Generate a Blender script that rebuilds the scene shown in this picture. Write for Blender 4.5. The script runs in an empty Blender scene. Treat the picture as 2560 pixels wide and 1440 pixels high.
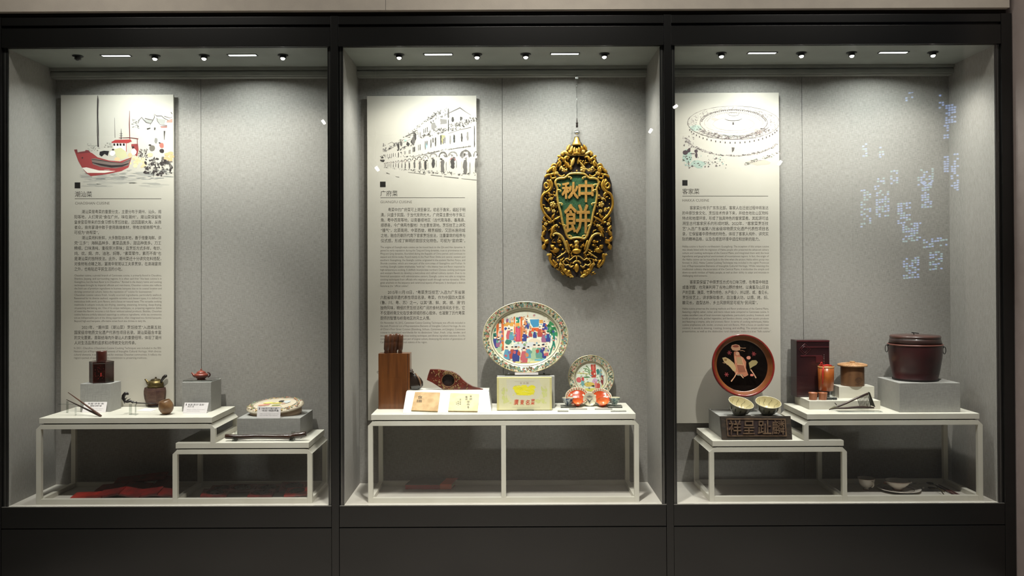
import bpy, bmesh, math, random
from mathutils import Matrix, Vector
random.seed(7)
sc = bpy.context.scene
COL = sc.collection
R = math.radians
# ------------------------------------------------------------------ camera
F, CX, CY = 2200.0, 1272.0, 671.0
TH, PH = R(.44), R(.24)
CAM = Vector((0, -4.4, 1.55))
_r0, _u0, FW = Vector((1, 0, 0)), Vector((0, -math.sin(TH), math.cos(TH))), Vector((0, math.cos(TH), math.sin(TH)))
RR = math.cos(PH)*_r0 - math.sin(PH)*_u0
UU = math.sin(PH)*_r0 + math.cos(PH)*_u0
cam_d = bpy.data.cameras.new('camera'); cam = bpy.data.objects.new('camera', cam_d); COL.objects.link(cam)
m3 = Matrix((RR, UU, -FW)).transposed()
cam.matrix_world = Matrix.Translation(CAM) @ m3.to_4x4()
cam_d.sensor_fit = 'HORIZONTAL'; cam_d.sensor_width = 36
cam_d.lens = F/2560*36
cam_d.shift_x = (1280-CX)/2560; cam_d.shift_y = (CY-720)/2560
cam_d.clip_start = .05; cam_d.clip_end = 60
sc.camera = cam
# ------------------------------------------------------------------ view, world
sc.view_settings.view_transform = 'Standard'; sc.view_settings.look = 'None'
sc.view_settings.gamma = 1; sc.view_settings.use_curve_mapping = False
sc.view_settings.exposure = 0.0
sc.cycles.use_denoising = True
sc.cycles.max_bounces = 8; sc.cycles.transparent_max_bounces = 24; sc.cycles.glossy_bounces = 4
sc.cycles.caustics_reflective = False; sc.cycles.caustics_refractive = False
sc.cycles.sample_clamp_indirect = 3
w = bpy.data.worlds.new('world'); sc.world = w; w.use_nodes = True
w.node_tree.nodes['Background'].inputs[0].default_value = (.5, .48, .45, 1)
w.node_tree.nodes['Background'].inputs[1].default_value = .05
# ------------------------------------------------------------------ lights
def area(name, loc, rot, sx, sy, power, col, spread=180):
    l = bpy.data.lights.new(name, 'AREA'); l.shape = 'RECTANGLE'; l.size = sx; l.size_y = sy
    l.energy = power; l.color = col; l.spread = R(spread)
    o = bpy.data.objects.new(name, l); COL.objects.link(o); o.location = loc; o.rotation_euler = rot; return o
def spot(name, loc, target, power, col, size, blend, radius=.012):
    l = bpy.data.lights.new(name, 'SPOT'); l.energy = power; l.color = col
    l.spot_size = R(size); l.spot_blend = blend; l.shadow_soft_size = radius
    o = bpy.data.objects.new(name, l); COL.objects.link(o); o.location = loc
    o.rotation_euler = (Vector(target)-Vector(loc)).to_track_quat('-Z', 'Y').to_euler(); return o
WARM = (1, .965, .88); COOL = (.95, 1, .97)
CEZ = 2.697                       # showcase ceiling
FLZ = .4015                       # showcase floor
# fill lights added above the view to brighten the header wall
for _x, _p in ((-1.9, 15), (.2, 20), (1.9, 12)):
    area('header_fill_light', (_x, -.85, 3.55), (0, 0, 0), .9, .2, _p, (1, .95, .87))
for _x, _p in ((-1.72, 355), (0.0, 365), (1.72, 355)):      # accent lamps of the room, aimed at the display tables
    spot('room_accent_light', (_x, -1.2, 3.5), (_x, .12, .72), _p, (1, .955, .9), 41, .8, .04)
spot('floor_fill_light', (-.1, -1.4, 3.5), (-.1, -1.2, 0), 560, (1, .95, .88), 80, 1, .1)  # added spot without a fixture, brightens the floor mirrored in the base panels
LK = dict(spot=17, line=6.3)
# ------------------------------------------------------------------ px <-> world
def ray(px, py): return FW + (px-CX)/F*RR - (py-CY)/F*UU
def P(px, py, Y):
    d = ray(px, py); return CAM + d*((Y-CAM.y)/d.y)
def PZ(px, py, Z):
    d = ray(px, py); return CAM + d*((Z-CAM.z)/d.z)
def PX(px, py, X):
    d = ray(px, py); return CAM + d*((X-CAM.x)/d.x)
def PP(px, py, p0, n):
    d = ray(px, py); return CAM + d*((Vector(p0)-CAM).dot(n)/d.dot(n))
def mpp(Y): return (Y+4.4)/F
# ------------------------------------------------------------------ materials
def lin(c): 
    c = c/255.; return c/12.92 if c <= .04045 else ((c+.055)/1.055)**2.4
def L3(c): return (lin(c[0]), lin(c[1]), lin(c[2]), 1)
MC = {}
def new_mat(name):
    m = bpy.data.materials.new(name); m.use_nodes = True
    return m, m.node_tree, m.node_tree.nodes['Principled BSDF']
def mat(name, rgb, rough=.5, metal=0, rgb2=None, scale=(8, 8, 8), detail=4, bump=0, bscale=None, lo=.35, hi=.65, coat=0, emit=0, spec=None, kind='noise'):
    if name in MC: return MC[name]
    m, nt, b = new_mat(name); N = nt.nodes; K = nt.links
    b.inputs['Base Color'].default_value = L3(rgb); b.inputs['Roughness'].default_value = rough
    b.inputs['Metallic'].default_value = metal; b.inputs['Coat Weight'].default_value = coat
    b.inputs['Coat Roughness'].default_value = .1
    if spec is not None: b.inputs['Specular IOR Level'].default_value = spec
    if emit:
        b.inputs['Emission Color'].default_value = L3(rgb); b.inputs['Emission Strength'].default_value = emit
    tc = N.new('ShaderNodeTexCoord')
    def tex(s, kd=kind):
        mp = N.new('ShaderNodeMapping'); mp.inputs['Scale'].default_value = s; K.new(tc.outputs['Object'], mp.inputs[0])
        if kd == 'voronoi':
            t = N.new('ShaderNodeTexVoronoi'); t.inputs['Scale'].default_value = 1
        else:
            t = N.new('ShaderNodeTexNoise'); t.inputs['Scale'].default_value = 1; t.inputs['Detail'].default_value = detail
        K.new(mp.outputs[0], t.inputs['Vector']); return t
    r2 = rgb2 or tuple(max(0, c*.93) for c in rgb)
    t = tex(scale)
    rp = N.new('ShaderNodeValToRGB'); rp.color_ramp.elements[0].position = lo; rp.color_ramp.elements[1].position = hi
    rp.color_ramp.elements[0].color = L3(rgb); rp.color_ramp.elements[1].color = L3(r2)
    K.new(t.outputs[0], rp.inputs[0]); K.new(rp.outputs[0], b.inputs['Base Color'])
    if bump:
        t2 = tex(bscale or scale, 'noise'); bp = N.new('ShaderNodeBump'); bp.inputs['Strength'].default_value = bump; bp.inputs['Distance'].default_value = .003
        K.new(t2.outputs[0], bp.inputs['Height']); K.new(bp.outputs[0], b.inputs['Normal'])
    MC[name] = m; return m
def linen(name, rgb, d=.12):
    if name in MC: return MC[name]
    m, nt, b = new_mat(name); N = nt.nodes; K = nt.links
    b.inputs['Roughness'].default_value = .95; b.inputs['Specular IOR Level'].default_value = .1
    tc = N.new('ShaderNodeTexCoord'); outs = []
    for s in ((40, 300, 330), (330, 300, 40), (9, 9, 9)):
        mp = N.new('ShaderNodeMapping'); mp.inputs['Scale'].default_value = s
        t = N.new('ShaderNodeTexNoise'); t.inputs['Scale'].default_value = 1; t.inputs['Detail'].default_value = 2
        K.new(tc.outputs['Object'], mp.inputs[0]); K.new(mp.outputs[0], t.inputs['Vector']); outs.append(t.outputs[0])
    a = N.new('ShaderNodeMath'); a.operation = 'ADD'; K.new(outs[0], a.inputs[0]); K.new(outs[1], a.inputs[1])
    r = N.new('ShaderNodeMapRange'); r.inputs[1].default_value = .7; r.inputs[2].default_value = 1.3
    r.inputs[3].default_value = 1-d*1.6; r.inputs[4].default_value = 1+d*1.6; K.new(a.outputs[0], r.inputs[0])
    v = N.new('ShaderNodeVectorMath'); v.operation = 'SCALE'; c = L3(rgb); v.inputs[0].default_value = c[:3]
    K.new(r.outputs[0], v.inputs['Scale']); K.new(v.outputs[0], b.inputs['Base Color'])
    bp = N.new('ShaderNodeBump'); bp.inputs['Strength'].default_value = .35; bp.inputs['Distance'].default_value = .001
    K.new(a.outputs[0], bp.inputs['Height']); K.new(bp.outputs[0], b.inputs['Normal'])
    MC[name] = m; return m
def flat(rgb, rough=.6):
    k = 'print_%d_%d_%d' % tuple(rgb)
    if k in MC: return MC[k]
    m, nt, b = new_mat(k); b.inputs['Base Color'].default_value = L3(rgb); b.inputs['Roughness'].default_value = rough
    b.inputs['Specular IOR Level'].default_value = .25
    MC[k] = m; return m
def glassm(name, tint=(1, 1, 1), refl=1.0, rough=0.0, ior=1.5):
    if name in MC: return MC[name]
    m, nt, b = new_mat(name); N = nt.nodes; K = nt.links; N.remove(b)
    tr = N.new('ShaderNodeBsdfTransparent'); tr.inputs[0].default_value = (*tint, 1)
    gl = N.new('ShaderNodeBsdfGlossy'); gl.inputs['Roughness'].default_value = rough
    fr = N.new('ShaderNodeFresnel'); ge = N.new('ShaderNodeNewGeometry'); ir = N.new('ShaderNodeMapRange'); ir.inputs[3].default_value = ior; ir.inputs[4].default_value = 1/ior
    K.new(ge.outputs['Backfacing'], ir.inputs[0]); K.new(ir.outputs[0], fr.inputs[0])
    mu = N.new('ShaderNodeMath'); mu.operation = 'MULTIPLY'; mu.inputs[1].default_value = refl; K.new(fr.outputs[0], mu.inputs[0])
    mx = N.new('ShaderNodeMixShader'); K.new(mu.outputs[0], mx.inputs[0]); K.new(tr.outputs[0], mx.inputs[1]); K.new(gl.outputs[0], mx.inputs[2])
    K.new(mx.outputs[0], N['Material Output'].inputs[0]); MC[name] = m; return m
def emitm(name, rgb, s):
    if name in MC: return MC[name]
    m, nt, b = new_mat(name); N = nt.nodes; N.remove(b); e = N.new('ShaderNodeEmission')
    e.inputs[0].default_value = L3(rgb); e.inputs[1].default_value = s
    nt.links.new(e.outputs[0], N['Material Output'].inputs[0]); MC[name] = m; return m
M_BLACK = mat('charcoal_metal', (22, 22, 21), .3, 0, (19, 19, 18), (3, 3, 3), spec=.5)
M_JAMB = mat('jamb_metal', (30, 30, 29), .5)
M_ALU = mat('aluminium', (150, 148, 142), .35, .7)
M_LINEN = linen('linen_grey', (147, 144, 139))
M_LINEN2 = linen('riser_linen', (158, 157, 153), .07)
M_CEIL = mat('case_ceiling_paint', (146, 150, 145), .7, 0, (138, 142, 137), (6, 6, 6))
M_CORN = mat('cornice_paint', (150, 152, 146), .6)
M_WHITE = mat('white_lacquer', (222, 219, 207), .45, 0, (216, 212, 198), (5, 5, 5))
M_FLOORB = mat('case_floor_paint', (205, 200, 190), .6, 0, (196, 190, 180), (4, 4, 4))
M_PANEL = mat('panel_board', (192, 187, 176), .7, 0, (188, 183, 171), (3, 3, 3), spec=.2)
M_WALL = mat('beige_wall_paint', (176, 168, 156), .85, 0, (170, 162, 151), (14, 14, 14), bump=.15, bscale=(120, 120, 120))
M_WALLD = mat('taupe_wall_paint', (150, 138, 133), .85, 0, (144, 132, 127), (14, 14, 14), bump=.15, bscale=(120, 120, 120))
M_GLASS = glassm('pane_glass', (.985, .995, .99), 1.35)
M_ACR = glassm('clear_acrylic', (.93, .95, .95), 1.6, .03)
M_ACRE = glassm('acrylic_edge', (.86, .88, .86), 2.6, .10)
M_DARK = mat('black_lamp_metal', (14, 14, 14), .4, .3)
M_CARD = mat('card_white', (238, 232, 232), .7)
# ------------------------------------------------------------------ mesh builder
def origin_of(o):
    v = Vector((0, 0, 0))
    while o: v += o.location; o = o.parent
    return v
class MB:
    def __init__(s, M=None): s.v = []; s.f = []; s.mi = []; s.sm = []; s.M = M; s.cur = 0; s.mats = []
    def use(s, m):
        if m not in s.mats: s.mats.append(m)
        s.cur = s.mats.index(m); return s
    def add(s, vs, fs, smooth=False):
        b = len(s.v)
        for p in vs:
            p = Vector(p); s.v.append(s.M @ p if s.M else p)
        for f in fs: s.f.append(tuple(i+b for i in f)); s.mi.append(s.cur); s.sm.append(smooth)
        return s
    def box(s, x0, x1, y0, y1, z0, z1):
        return s.add([(x, y, z) for x in (x0, x1) for y in (y0, y1) for z in (z0, z1)],
                     [(0, 1, 3, 2), (4, 6, 7, 5), (0, 4, 5, 1), (2, 3, 7, 6), (0, 2, 6, 4), (1, 5, 7, 3)])
    def hexa(s, a, b):      # two quads of 3d points
        return s.add(list(a)+list(b), [(3, 2, 1, 0), (4, 5, 6, 7), (0, 1, 5, 4), (1, 2, 6, 5), (2, 3, 7, 6), (3, 0, 4, 7)])
    def prism(s, pts, ext, smooth=False):
        n = len(pts); e = Vector(ext); q = [Vector(p) for p in pts]
        return s.add(q+[p+e for p in q], [tuple(range(n-1, -1, -1)), tuple(range(n, 2*n))]+[(i, (i+1) % n, (i+1) % n+n, i+n) for i in range(n)], smooth)
    def poly(s, pts): return s.add(pts, [tuple(range(len(pts)))])
    def tube(s, pts, r, n=8, closed=False, sq=1.0, caps=True):
        pts = [Vector(p) for p in pts]; k = len(pts); rr = r if isinstance(r, (list, tuple)) else [r]*k
        vs = []; up = None
        for i, p in enumerate(pts):
            a = pts[(i-1) % k] if (i or closed) else p; b = pts[(i+1) % k] if (i < k-1 or closed) else p
            t = (b-a).normalized() if (b-a).length > 1e-9 else Vector((0, 0, 1))
            ref = Vector((0, 1, 0)) if abs(t.y) < .9 else Vector((1, 0, 0))
            u = t.cross(ref).normalized(); v = u.cross(t).normalized()
            for j in range(n):
                an = 2*math.pi*j/n; vs.append(p+u*(math.cos(an)*rr[i])+v*(math.sin(an)*rr[i]*sq))
        fs = []
        for i in range(k if closed else k-1):
            for j in range(n):
                a = i*n+j; b = i*n+(j+1) % n; c = ((i+1) % k)*n+(j+1) % n; d = ((i+1) % k)*n+j; fs.append((a, b, c, d))
        s.add(vs, fs, True)
        if caps and not closed:
            s.add([vs[j] for j in range(n)], [tuple(range(n))]); s.add([vs[(k-1)*n+j] for j in range(n)], [tuple(range(n))])
        return s
    def lathe(s, prof, M=None, n=32, sx=1, sy=1, smooth=True, a0=0):
        M = M or Matrix(); vs = []; fs = []
        for (r, z) in prof:
            for j in range(n):
                a = a0+2*math.pi*j/n; vs.append(M @ Vector((r*math.cos(a)*sx, r*math.sin(a)*sy, z)))
        for i in range(len(prof)-1):
            for j in range(n): fs.append((i*n+j, i*n+(j+1) % n, (i+1)*n+(j+1) % n, (i+1)*n+j))
        s.add(vs, fs, smooth)
        if prof[0][0] > 1e-6 and prof[0][1] <= min(p[1] for p in prof): s.add(vs[:n], [tuple(range(n-1, -1, -1))])
        if 1e-6 < prof[-1][0] < .3*max(p[0] for p in prof): s.add(vs[-n:], [tuple(range(n))])
        return s
    def ell(s, c, rad, M=None, n=12):
        prof = [(math.sin(math.pi*i/(n//2+2)), -math.cos(math.pi*i/(n//2+2))) for i in range(n//2+3)]
        T = Matrix.Translation(Vector(c)) @ (M.to_4x4() if M else Matrix()) @ Matrix.Diagonal((*rad, 1))
        return s.lathe(prof, T, n)
    def build(s, name, m=None, parent=None, bevel=0, stuff=False, label=None, cat=None, group=None, kind=None, seg=2):
        me = bpy.data.meshes.new(name); org = origin_of(parent) if parent else None
        if org is None:
            if s.v:
                xs = [v.x for v in s.v]; ys = [v.y for v in s.v]; zs = [v.z for v in s.v]
                org = Vector(((min(xs)+max(xs))/2, (min(ys)+max(ys))/2, min(zs)))
            loc = org
        else: loc = Vector((0, 0, 0))
        me.from_pydata([tuple(v-org) for v in s.v], [], s.f)
        if s.mats:
            for mm in s.mats: me.materials.append(mm)
            me.polygons.foreach_set('material_index', s.mi)
        elif m: me.materials.append(m)
        me.polygons.foreach_set('use_smooth', s.sm); me.update()
        o = bpy.data.objects.new(name, me); COL.objects.link(o); o.location = loc
        if parent: o.parent = parent
        if bevel:
            bm = bmesh.new(); bm.from_mesh(me); bmesh.ops.remove_doubles(bm, verts=bm.verts, dist=1e-6)
            bmesh.ops.recalc_face_normals(bm, faces=bm.faces)
            ed = [e for e in bm.edges if len(e.link_faces) == 2 and e.calc_face_angle(0) > .5]
            bmesh.ops.bevel(bm, geom=ed, offset=bevel, segments=seg, affect='EDGES', profile=.6); bm.to_mesh(me); bm.free()
        elif not stuff:
            bm = bmesh.new(); bm.from_mesh(me); bmesh.ops.remove_doubles(bm, verts=bm.verts, dist=1e-7)
            bmesh.ops.recalc_face_normals(bm, faces=bm.faces); bm.to_mesh(me); bm.free()
        if stuff: o['kind'] = 'stuff'
        if kind: o['kind'] = kind
        if label: o['label'] = label
        if cat: o['category'] = cat
        if group: o['group'] = group
        return o
def thing(name, label, cat, loc, group=None):
    o = bpy.data.objects.new(name, None); COL.objects.link(o); o.location = loc; o.empty_display_size = .05
    o['label'] = label; o['category'] = cat
    if group: o['group'] = group
    return o
def dup(root, delta, label=None, group=None):
    c = root.copy(); COL.objects.link(c); c.location = root.location+Vector(delta)
    if label: c['label'] = label
    if group: c['group'] = group
    for ch in list(root.children):
        d = ch.copy(); COL.objects.link(d); d.parent = c
        for g in list(ch.children):
            e = g.copy(); COL.objects.link(e); e.parent = d
    return c
# ------------------------------------------------------------------ text
TCACHE = {}
def glyphs(s, off=0.0, ext=0.0, res=2):
    k = (s, off, ext, res)
    if k in TCACHE: return TCACHE[k]
    c = bpy.data.curves.new('t', 'FONT'); c.body = s; c.resolution_u = res; c.offset = off; c.extrude = ext
    o = bpy.data.objects.new('t', c); COL.objects.link(o); bpy.context.view_layer.update()
    me = bpy.data.meshes.new_from_object(o)
    vs = [tuple(v.co) for v in me.vertices]; fs = [tuple(p.vertices) for p in me.polygons]
    bpy.data.objects.remove(o); bpy.data.meshes.remove(me); bpy.data.curves.remove(c)
    TCACHE[k] = (vs, fs); return TCACHE[k]
def put_text(mb, s, x0, x1, base, size, surf, off=0.0, full=True, ratio=None, lift=0.0):
    """one line; baseline at pixel row base, ink stretched from x0 to x1; surf(px,py,lift)->point on the surface it is printed on"""
    vs, fs = glyphs(s, off)
    if not vs: return 1
    a = min(v[0] for v in vs); b = max(v[0] for v in vs)
    k = (x1-x0)/(b-a) if full else ratio
    mb.add([surf(x0+(v[0]-a)*k, base-v[1]*size, lift) for v in vs], fs); return k
def stroke_pts(pts, wd):
    out_l = []; out_r = []
    for i, p in enumerate(pts):
        a = pts[max(0, i-1)]; b = pts[min(len(pts)-1, i+1)]; dx = b[0]-a[0]; dy = b[1]-a[1]; l = math.hypot(dx, dy) or 1
        ww = (wd[i] if isinstance(wd, (list, tuple)) else wd)/2
        out_l.append((p[0]-dy/l*ww, p[1]+dx/l*ww)); out_r.append((p[0]+dy/l*ww, p[1]-dx/l*ww))
    return out_l, out_r
class Print:
    """flat printed picture on a real surface"""
    def __init__(s, surf, tr=None): s.mb = MB(); s.surf = surf; s.tr = tr or (lambda u, v: (u, v)); s.k = 0
    def lf(s, layer): s.k += 1; return layer*.00016+(s.k % 30)*.000005
    def poly(s, pts, c, layer=1):
        s.mb.use(flat(c)); h = s.lf(layer); s.mb.poly([s.surf(*s.tr(*p), h) for p in pts]); return s
    def st(s, pts, wd, c, layer=2):
        l, r = stroke_pts(pts, wd); s.mb.use(flat(c)); n = len(l); h = s.lf(layer)
        s.mb.add([s.surf(*s.tr(*p), h) for p in l+r], [(i, i+1, n+i+1, n+i) for i in range(n-1)]); return s
    def blob(s, x, y, rx, ry, c, layer=2, n=7, jag=.25, rot=0):
        pts = []
        for i in range(n):
            a = 2*math.pi*i/n; q = 1+random.uniform(-jag, jag); ex = rx*q*math.cos(a); ey = ry*q*math.sin(a)
            pts.append((x+ex*math.cos(rot)-ey*math.sin(rot), y+ex*math.sin(rot)+ey*math.cos(rot)))
        return s.poly(pts, c, layer)
    def build(s, name, parent): return s.mb.build(name, None, parent, stuff=True)

# ================================================================== ROOM SHELL
XL, XR, XE = -7.0, 2.525, 8.0
def shell(name, m, *b):
    o = MB().box(*b).build(name, m, kind='structure'); return o
hw = shell('wall_front', M_WALL, XL, 2.498, -.03, .05, 2.872, 3.7)
MB().box(-.6075-.0006, -.6075+.0006, -.0306, -.029, 2.8725, 3.69).build('panel_joint', M_JAMB, hw)
shell('wall_west', M_WALL, XL, -2.601, -.03, .05, 0, 2.8715)
shell('wall_left', M_WALL, XL-.1, XL, -9, .05, 0, 3.7)
shell('wall_right', M_WALLD, XR, XR+.35, -.45, .6, 0, 3.7)
shell('wall_east', M_WALLD, XE, XE+.1, -9, .6, 0, 3.7)
shell('wall_north', M_WALLD, XR+.35, XE, .5, .6, 0, 3.7)
rb = shell('wall_back', M_WALLD, XL, XE, -9.1, -9, 0, 3.7)
shell('floor', mat('grey_floor_tile', (175, 168, 160), .4, 0, (165, 158, 150), (2, 2, 2)), XL, XE, -9, .6, -.1, 0)
shell('ceiling', mat('dark_ceiling', (60, 58, 56), .9), XL, XE, -9, .6, 3.7, 3.8)
shell('trim_shadow_gap', mat('shadow_gap', (38, 31, 24), .9), XL, 2.497, .004, .06, 2.846, 2.874)  # dark strip, the shadow line below the header put into its colour

# ================================================================== SHOWCASES
WY = .48
PY = .448            # front of the text panels
cases = {}
CASEX = {'left': (-2.512, -.907, -2.533, -.889), 'central': (-.829, .763, -.848, .779), 'right': (.838, 2.447, .818, 2.466)}
SEAM = {'left': 503, 'central': 1257, 'right': 2007}
for key, (xa, xb, ga, gb) in CASEX.items():
    t = thing('display_case', {'left': 'left glazed museum wall showcase with a fishing boat panel',
        'central': 'central glazed museum wall showcase with the hanging gold sign',
        'right': 'right glazed museum wall showcase with a round earthen house panel'}[key], 'showcase', ((xa+xb)/2, .24, 0))
    cases[key] = t
    sx = P(SEAM[key], 600, WY).x
    MB().box(xa-.02, sx-.0012, WY, WY+.02, FLZ-.02, CEZ).build('back_panel', M_LINEN, t)
    MB().box(sx+.0012, xb+.02, WY, WY+.02, FLZ-.02, CEZ).build('back_panel', M_LINEN, t)
    MB().box(xa-.02, xb+.02, WY+.02, WY+.03, 0, 2.84).build('back_board', M_JAMB, t)
    MB().box(xa-.018, xa, .018, WY, FLZ, CEZ).build('side_panel', M_LINEN, t)
    MB().box(xb, xb+.018, .018, WY, FLZ, CEZ).build('side_panel', M_LINEN, t)
    MB().box(xa-.018, xb+.018, .004, WY, FLZ-.02, FLZ).build('floor_board', M_FLOORB, t)
    MB().box(xa-.018, xb+.018, .018, WY, CEZ, CEZ+.02).build('ceiling_board', M_CEIL, t)
    mb = MB(); mb.box(xa, xb, .41, WY, 2.682, CEZ); mb.box(xa, xb, .425, WY, 2.672, 2.682); mb.box(xa, xb, .418, WY, 2.651, 2.672); mb.box(xa, xb, .432, WY, 2.645, 2.651)
    mb.build('cornice_rail', M_CORN, t)
    MB().box(ga+.004, gb-.004, .004, .012, FLZ+.002, CEZ).build('glass_pane', M_GLASS, t)
    # dark jamb and aluminium channel either side of the glass
    for q0, q1 in ((ga, ga+.0062), (ga+.009, xa), (gb-.0062, gb), (xb, gb-.009)): MB().box(q0, q1, .013, .022, FLZ, CEZ).build('jamb', M_JAMB, t)
    for q0 in (ga+.0063, gb-.0088): MB().box(q0, q0+.0025, .0125, .03, FLZ, CEZ).build('edge_strip', M_ALU, t)
    MB().box(ga, gb, -.008, .004, 2.698, 2.794).build('upper_fascia', M_BLACK, t, bevel=.0012)
    MB().box(ga, gb, -.008, .004, 2.808, 2.848).build('top_strip', M_BLACK, t, bevel=.0012)
    MB().box(ga, gb, -.008, .0035, .2985, .402).build('lower_fascia', M_BLACK, t, bevel=.0012)
    MB().box(ga, gb, -.008, .004, .02, .2935).build('base_panel', M_BLACK, t, bevel=.0012)
    MB().box(ga, gb, -.0065, .003, .4022, .4042).build('sill_strip', M_ALU, t)
    MB().box(ga, gb, .004, .012, .02, FLZ-.02).build('plinth_backing', M_JAMB, t)
    MB().box(ga, gb, .006, .018, CEZ, 2.848).build('head_backing', M_JAMB, t)
posts = [(-.887, -.8505, 'charcoal frame post between left and central showcases'), (.7815, .8165, 'charcoal frame post between central and right showcases'),
         (2.4675, 2.520, 'wide charcoal end post at the right wall'), (-2.60, -2.5355, 'charcoal end post at the left edge of the showcases')]
for a, b, lb in posts:
    mb = MB().box(a, b, -.009, .5, .0, 2.85); mb.build('frame_post', M_BLACK, None, bevel=.0012, label=lb, cat='post', group='showcase frame posts')

# ---- lamps in the showcase ceilings
proto = None
def lamp_label(k, i, n, what): return '%s %s in the %s showcase ceiling' % (('leftmost', 'second', 'third', 'rightmost')[i] if n == 4 else ('left', 'right')[i], what, k)
SP = {'left': (180, 377, 502, 702), 'central': (996, 1192, 1314.5, 1511.5), 'right': (1804, 2003, 2128, 2329)}
LN = {'left': (280, 601), 'central': (1095, 1412.5), 'right': (1904, 2229)}
LZ = CEZ
M_LENS = emitm('lamp_lens', (255, 252, 240), 16)
M_LENSO = mat('lamp_lens_off', (60, 60, 60), .2)
M_DIFF = emitm('linear_diffuser', (255, 255, 250), 9)
for k, xs in SP.items():
    for i, px in enumerate(xs):
        c = PZ(px, 132, LZ); X, Y = c.x, .155
        t = thing('spotlight', lamp_label(k, i, 4, 'small gimbal spotlight'), 'lamp', (X, Y, LZ), 'spotlights in the %s showcase ceiling' % k)
        off = (k == 'left' and i == 0)
        tx = X+(.0 if not off else 0)
        MB().lathe([(.019, -.0), (.027, -.001), (.027, -.004), (.019, -.0045)], Matrix.Translation((X, Y, LZ)), 24).build('flange', M_DARK, t)
        T = Matrix.Translation((X, Y, LZ-.006)) @ Matrix.Rotation(R(-14 if not off else 0), 4, 'X')
        MB().lathe([(.0165, .008), (.0165, -.014), (.0125, -.0145), (.012, -.009)], T, 20).build('lamp_head', M_DARK, t)
        MB().lathe([(0.0001, -.0205), (.0085, -.0185), (.0118, -.0125), (.0118, -.0105)], T, 16).build('lens', M_LENSO if off else M_LENS, t)
        if not off:
            spot('spotlight_beam', (X, Y+.004, LZ-.036), (X+.0, .34, .84), LK['spot'], WARM, 122, 1.0)
for k, xs in LN.items():
    for i, px in enumerate(xs):
        c = PZ(px, 133, LZ); X, Y = c.x, .15
        t = thing('linear_light', lamp_label(k, i, 2, 'slim recessed linear light'), 'lamp', (X, Y, LZ), 'linear lights in the showcase ceilings')
        mb = MB(); hw_, hd = .077, .018
        mb.box(X-hw_, X+hw_, Y-hd, Y-hd+.006, LZ-.003, LZ); mb.box(X-hw_, X+hw_, Y+hd-.004, Y+hd, LZ-.003, LZ)
        mb.box(X-hw_, X-hw_+.006, Y-hd+.006, Y+hd-.004, LZ-.003, LZ); mb.box(X+hw_-.006, X+hw_, Y-hd+.006, Y+hd-.004, LZ-.003, LZ); mb.build('bezel', M_DARK, t)
        MB().box(X-hw_+.007, X+hw_-.007, Y-hd+.010, Y+hd-.0045, LZ-.0026, LZ-.0004).build('diffuser', M_DIFF, t)
        area('linear_light_beam', (X, Y, LZ-.008), (R(6), 0, 0), .13, .02, LK['line'], COOL, 150)

# ================================================================== TABLES
def table(name, label, x0, x1, zt, z0=FLZ, yf=.06, yb=.44, left_z=None, right_z=None, mid=None, slab_l=.024, slab_r=.024, bottom_l=True, bottom_r=True, bx0=None, bx1=None):
    """x0..x1 outer frame, zt top of slab"""
    t = thing(name, label, 'display table', ((x0+x1)/2, (yf+yb)/2, z0), 'white display tables')
    MB().box(x0+slab_l-.008, x1-slab_r+.008, yf, yb, zt-.0275, zt).build('tabletop', M_WHITE, t, bevel=.0012)
    MB().box(x0+.035, x1-.035, yf+.01, yb-.005, zt-.034, zt-.0275).build('spacer', M_JAMB, t)
    ft = zt-.0335; W = .024
    lz = left_z if left_z is not None else z0; rz = right_z if right_z is not None else z0
    for y in (yf, yb-W):
        MB().box(x0+.022, x1-.022, y, y+W, ft-.0235, ft).build('rail', M_WHITE, t, bevel=.001)
        for (xx, zz) in ((x0, lz), (x1-W, rz)):
            MB().box(xx, xx+W, y, y+W, zz, ft-.0225).build('leg', M_WHITE, t, bevel=.001)
        if bottom_l or bottom_r: 
            MB().box(bx0 if bx0 is not None else x0+W, bx1 if bx1 is not None else x1-W, y, y+W, z0, z0+.024).build('bottom_rail', M_WHITE, t, bevel=.001)
    for sgn, xx, zz in ((1, x0, lz), (-1, x1, rz)):      # chamfered side rails
        pr = [(xx, yf-.0002, ft-.0235), (xx+sgn*.0235, yf-.0002, ft), (xx+sgn*.034, yf-.0002, ft), (xx+sgn*.034, yf-.0002, ft-.006), (xx+sgn*.024, yf-.0002, ft-.0245)]
        MB().prism(pr, (0, yb-yf, 0)).build('side_rail', M_WHITE, t)
        MB().box(min(xx, xx+sgn*W), max(xx, xx+sgn*W), yf+W, yb-W, zz, zz+.024).build('side_bottom_rail', M_WHITE, t, bevel=.001)
    if mid is not None:
        for y in (yf, yb-W)[:1]: MB().box(mid-W/2, mid+W/2, y, y+W, z0+.024, ft-.0235).build('leg', M_WHITE, t, bevel=.001)
    return t
Z1, Z2, Z3, Z4, Z5 = .836, .7072, .8463, .7065, .840
table('display_table', 'tall white table at the left in the left showcase', -2.3964, -1.490, Z1, right_z=Z2, bx1=-1.706)
table('display_table', 'low white table tucked under the tall one in the left showcase', -1.706, -1.000, Z2)
table('display_table', 'long white table with middle leg in the central showcase', -.7165, .6552, Z3, mid=P(1259, 1150, .06).x)
table('display_table', 'low white table at the left in the right showcase', 1.0113, 1.7074, Z4)
table('display_table', 'tall white table at the right in the right showcase', 1.4905, 2.3955, Z5, left_z=Z4, bx0=1.7074)

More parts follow.
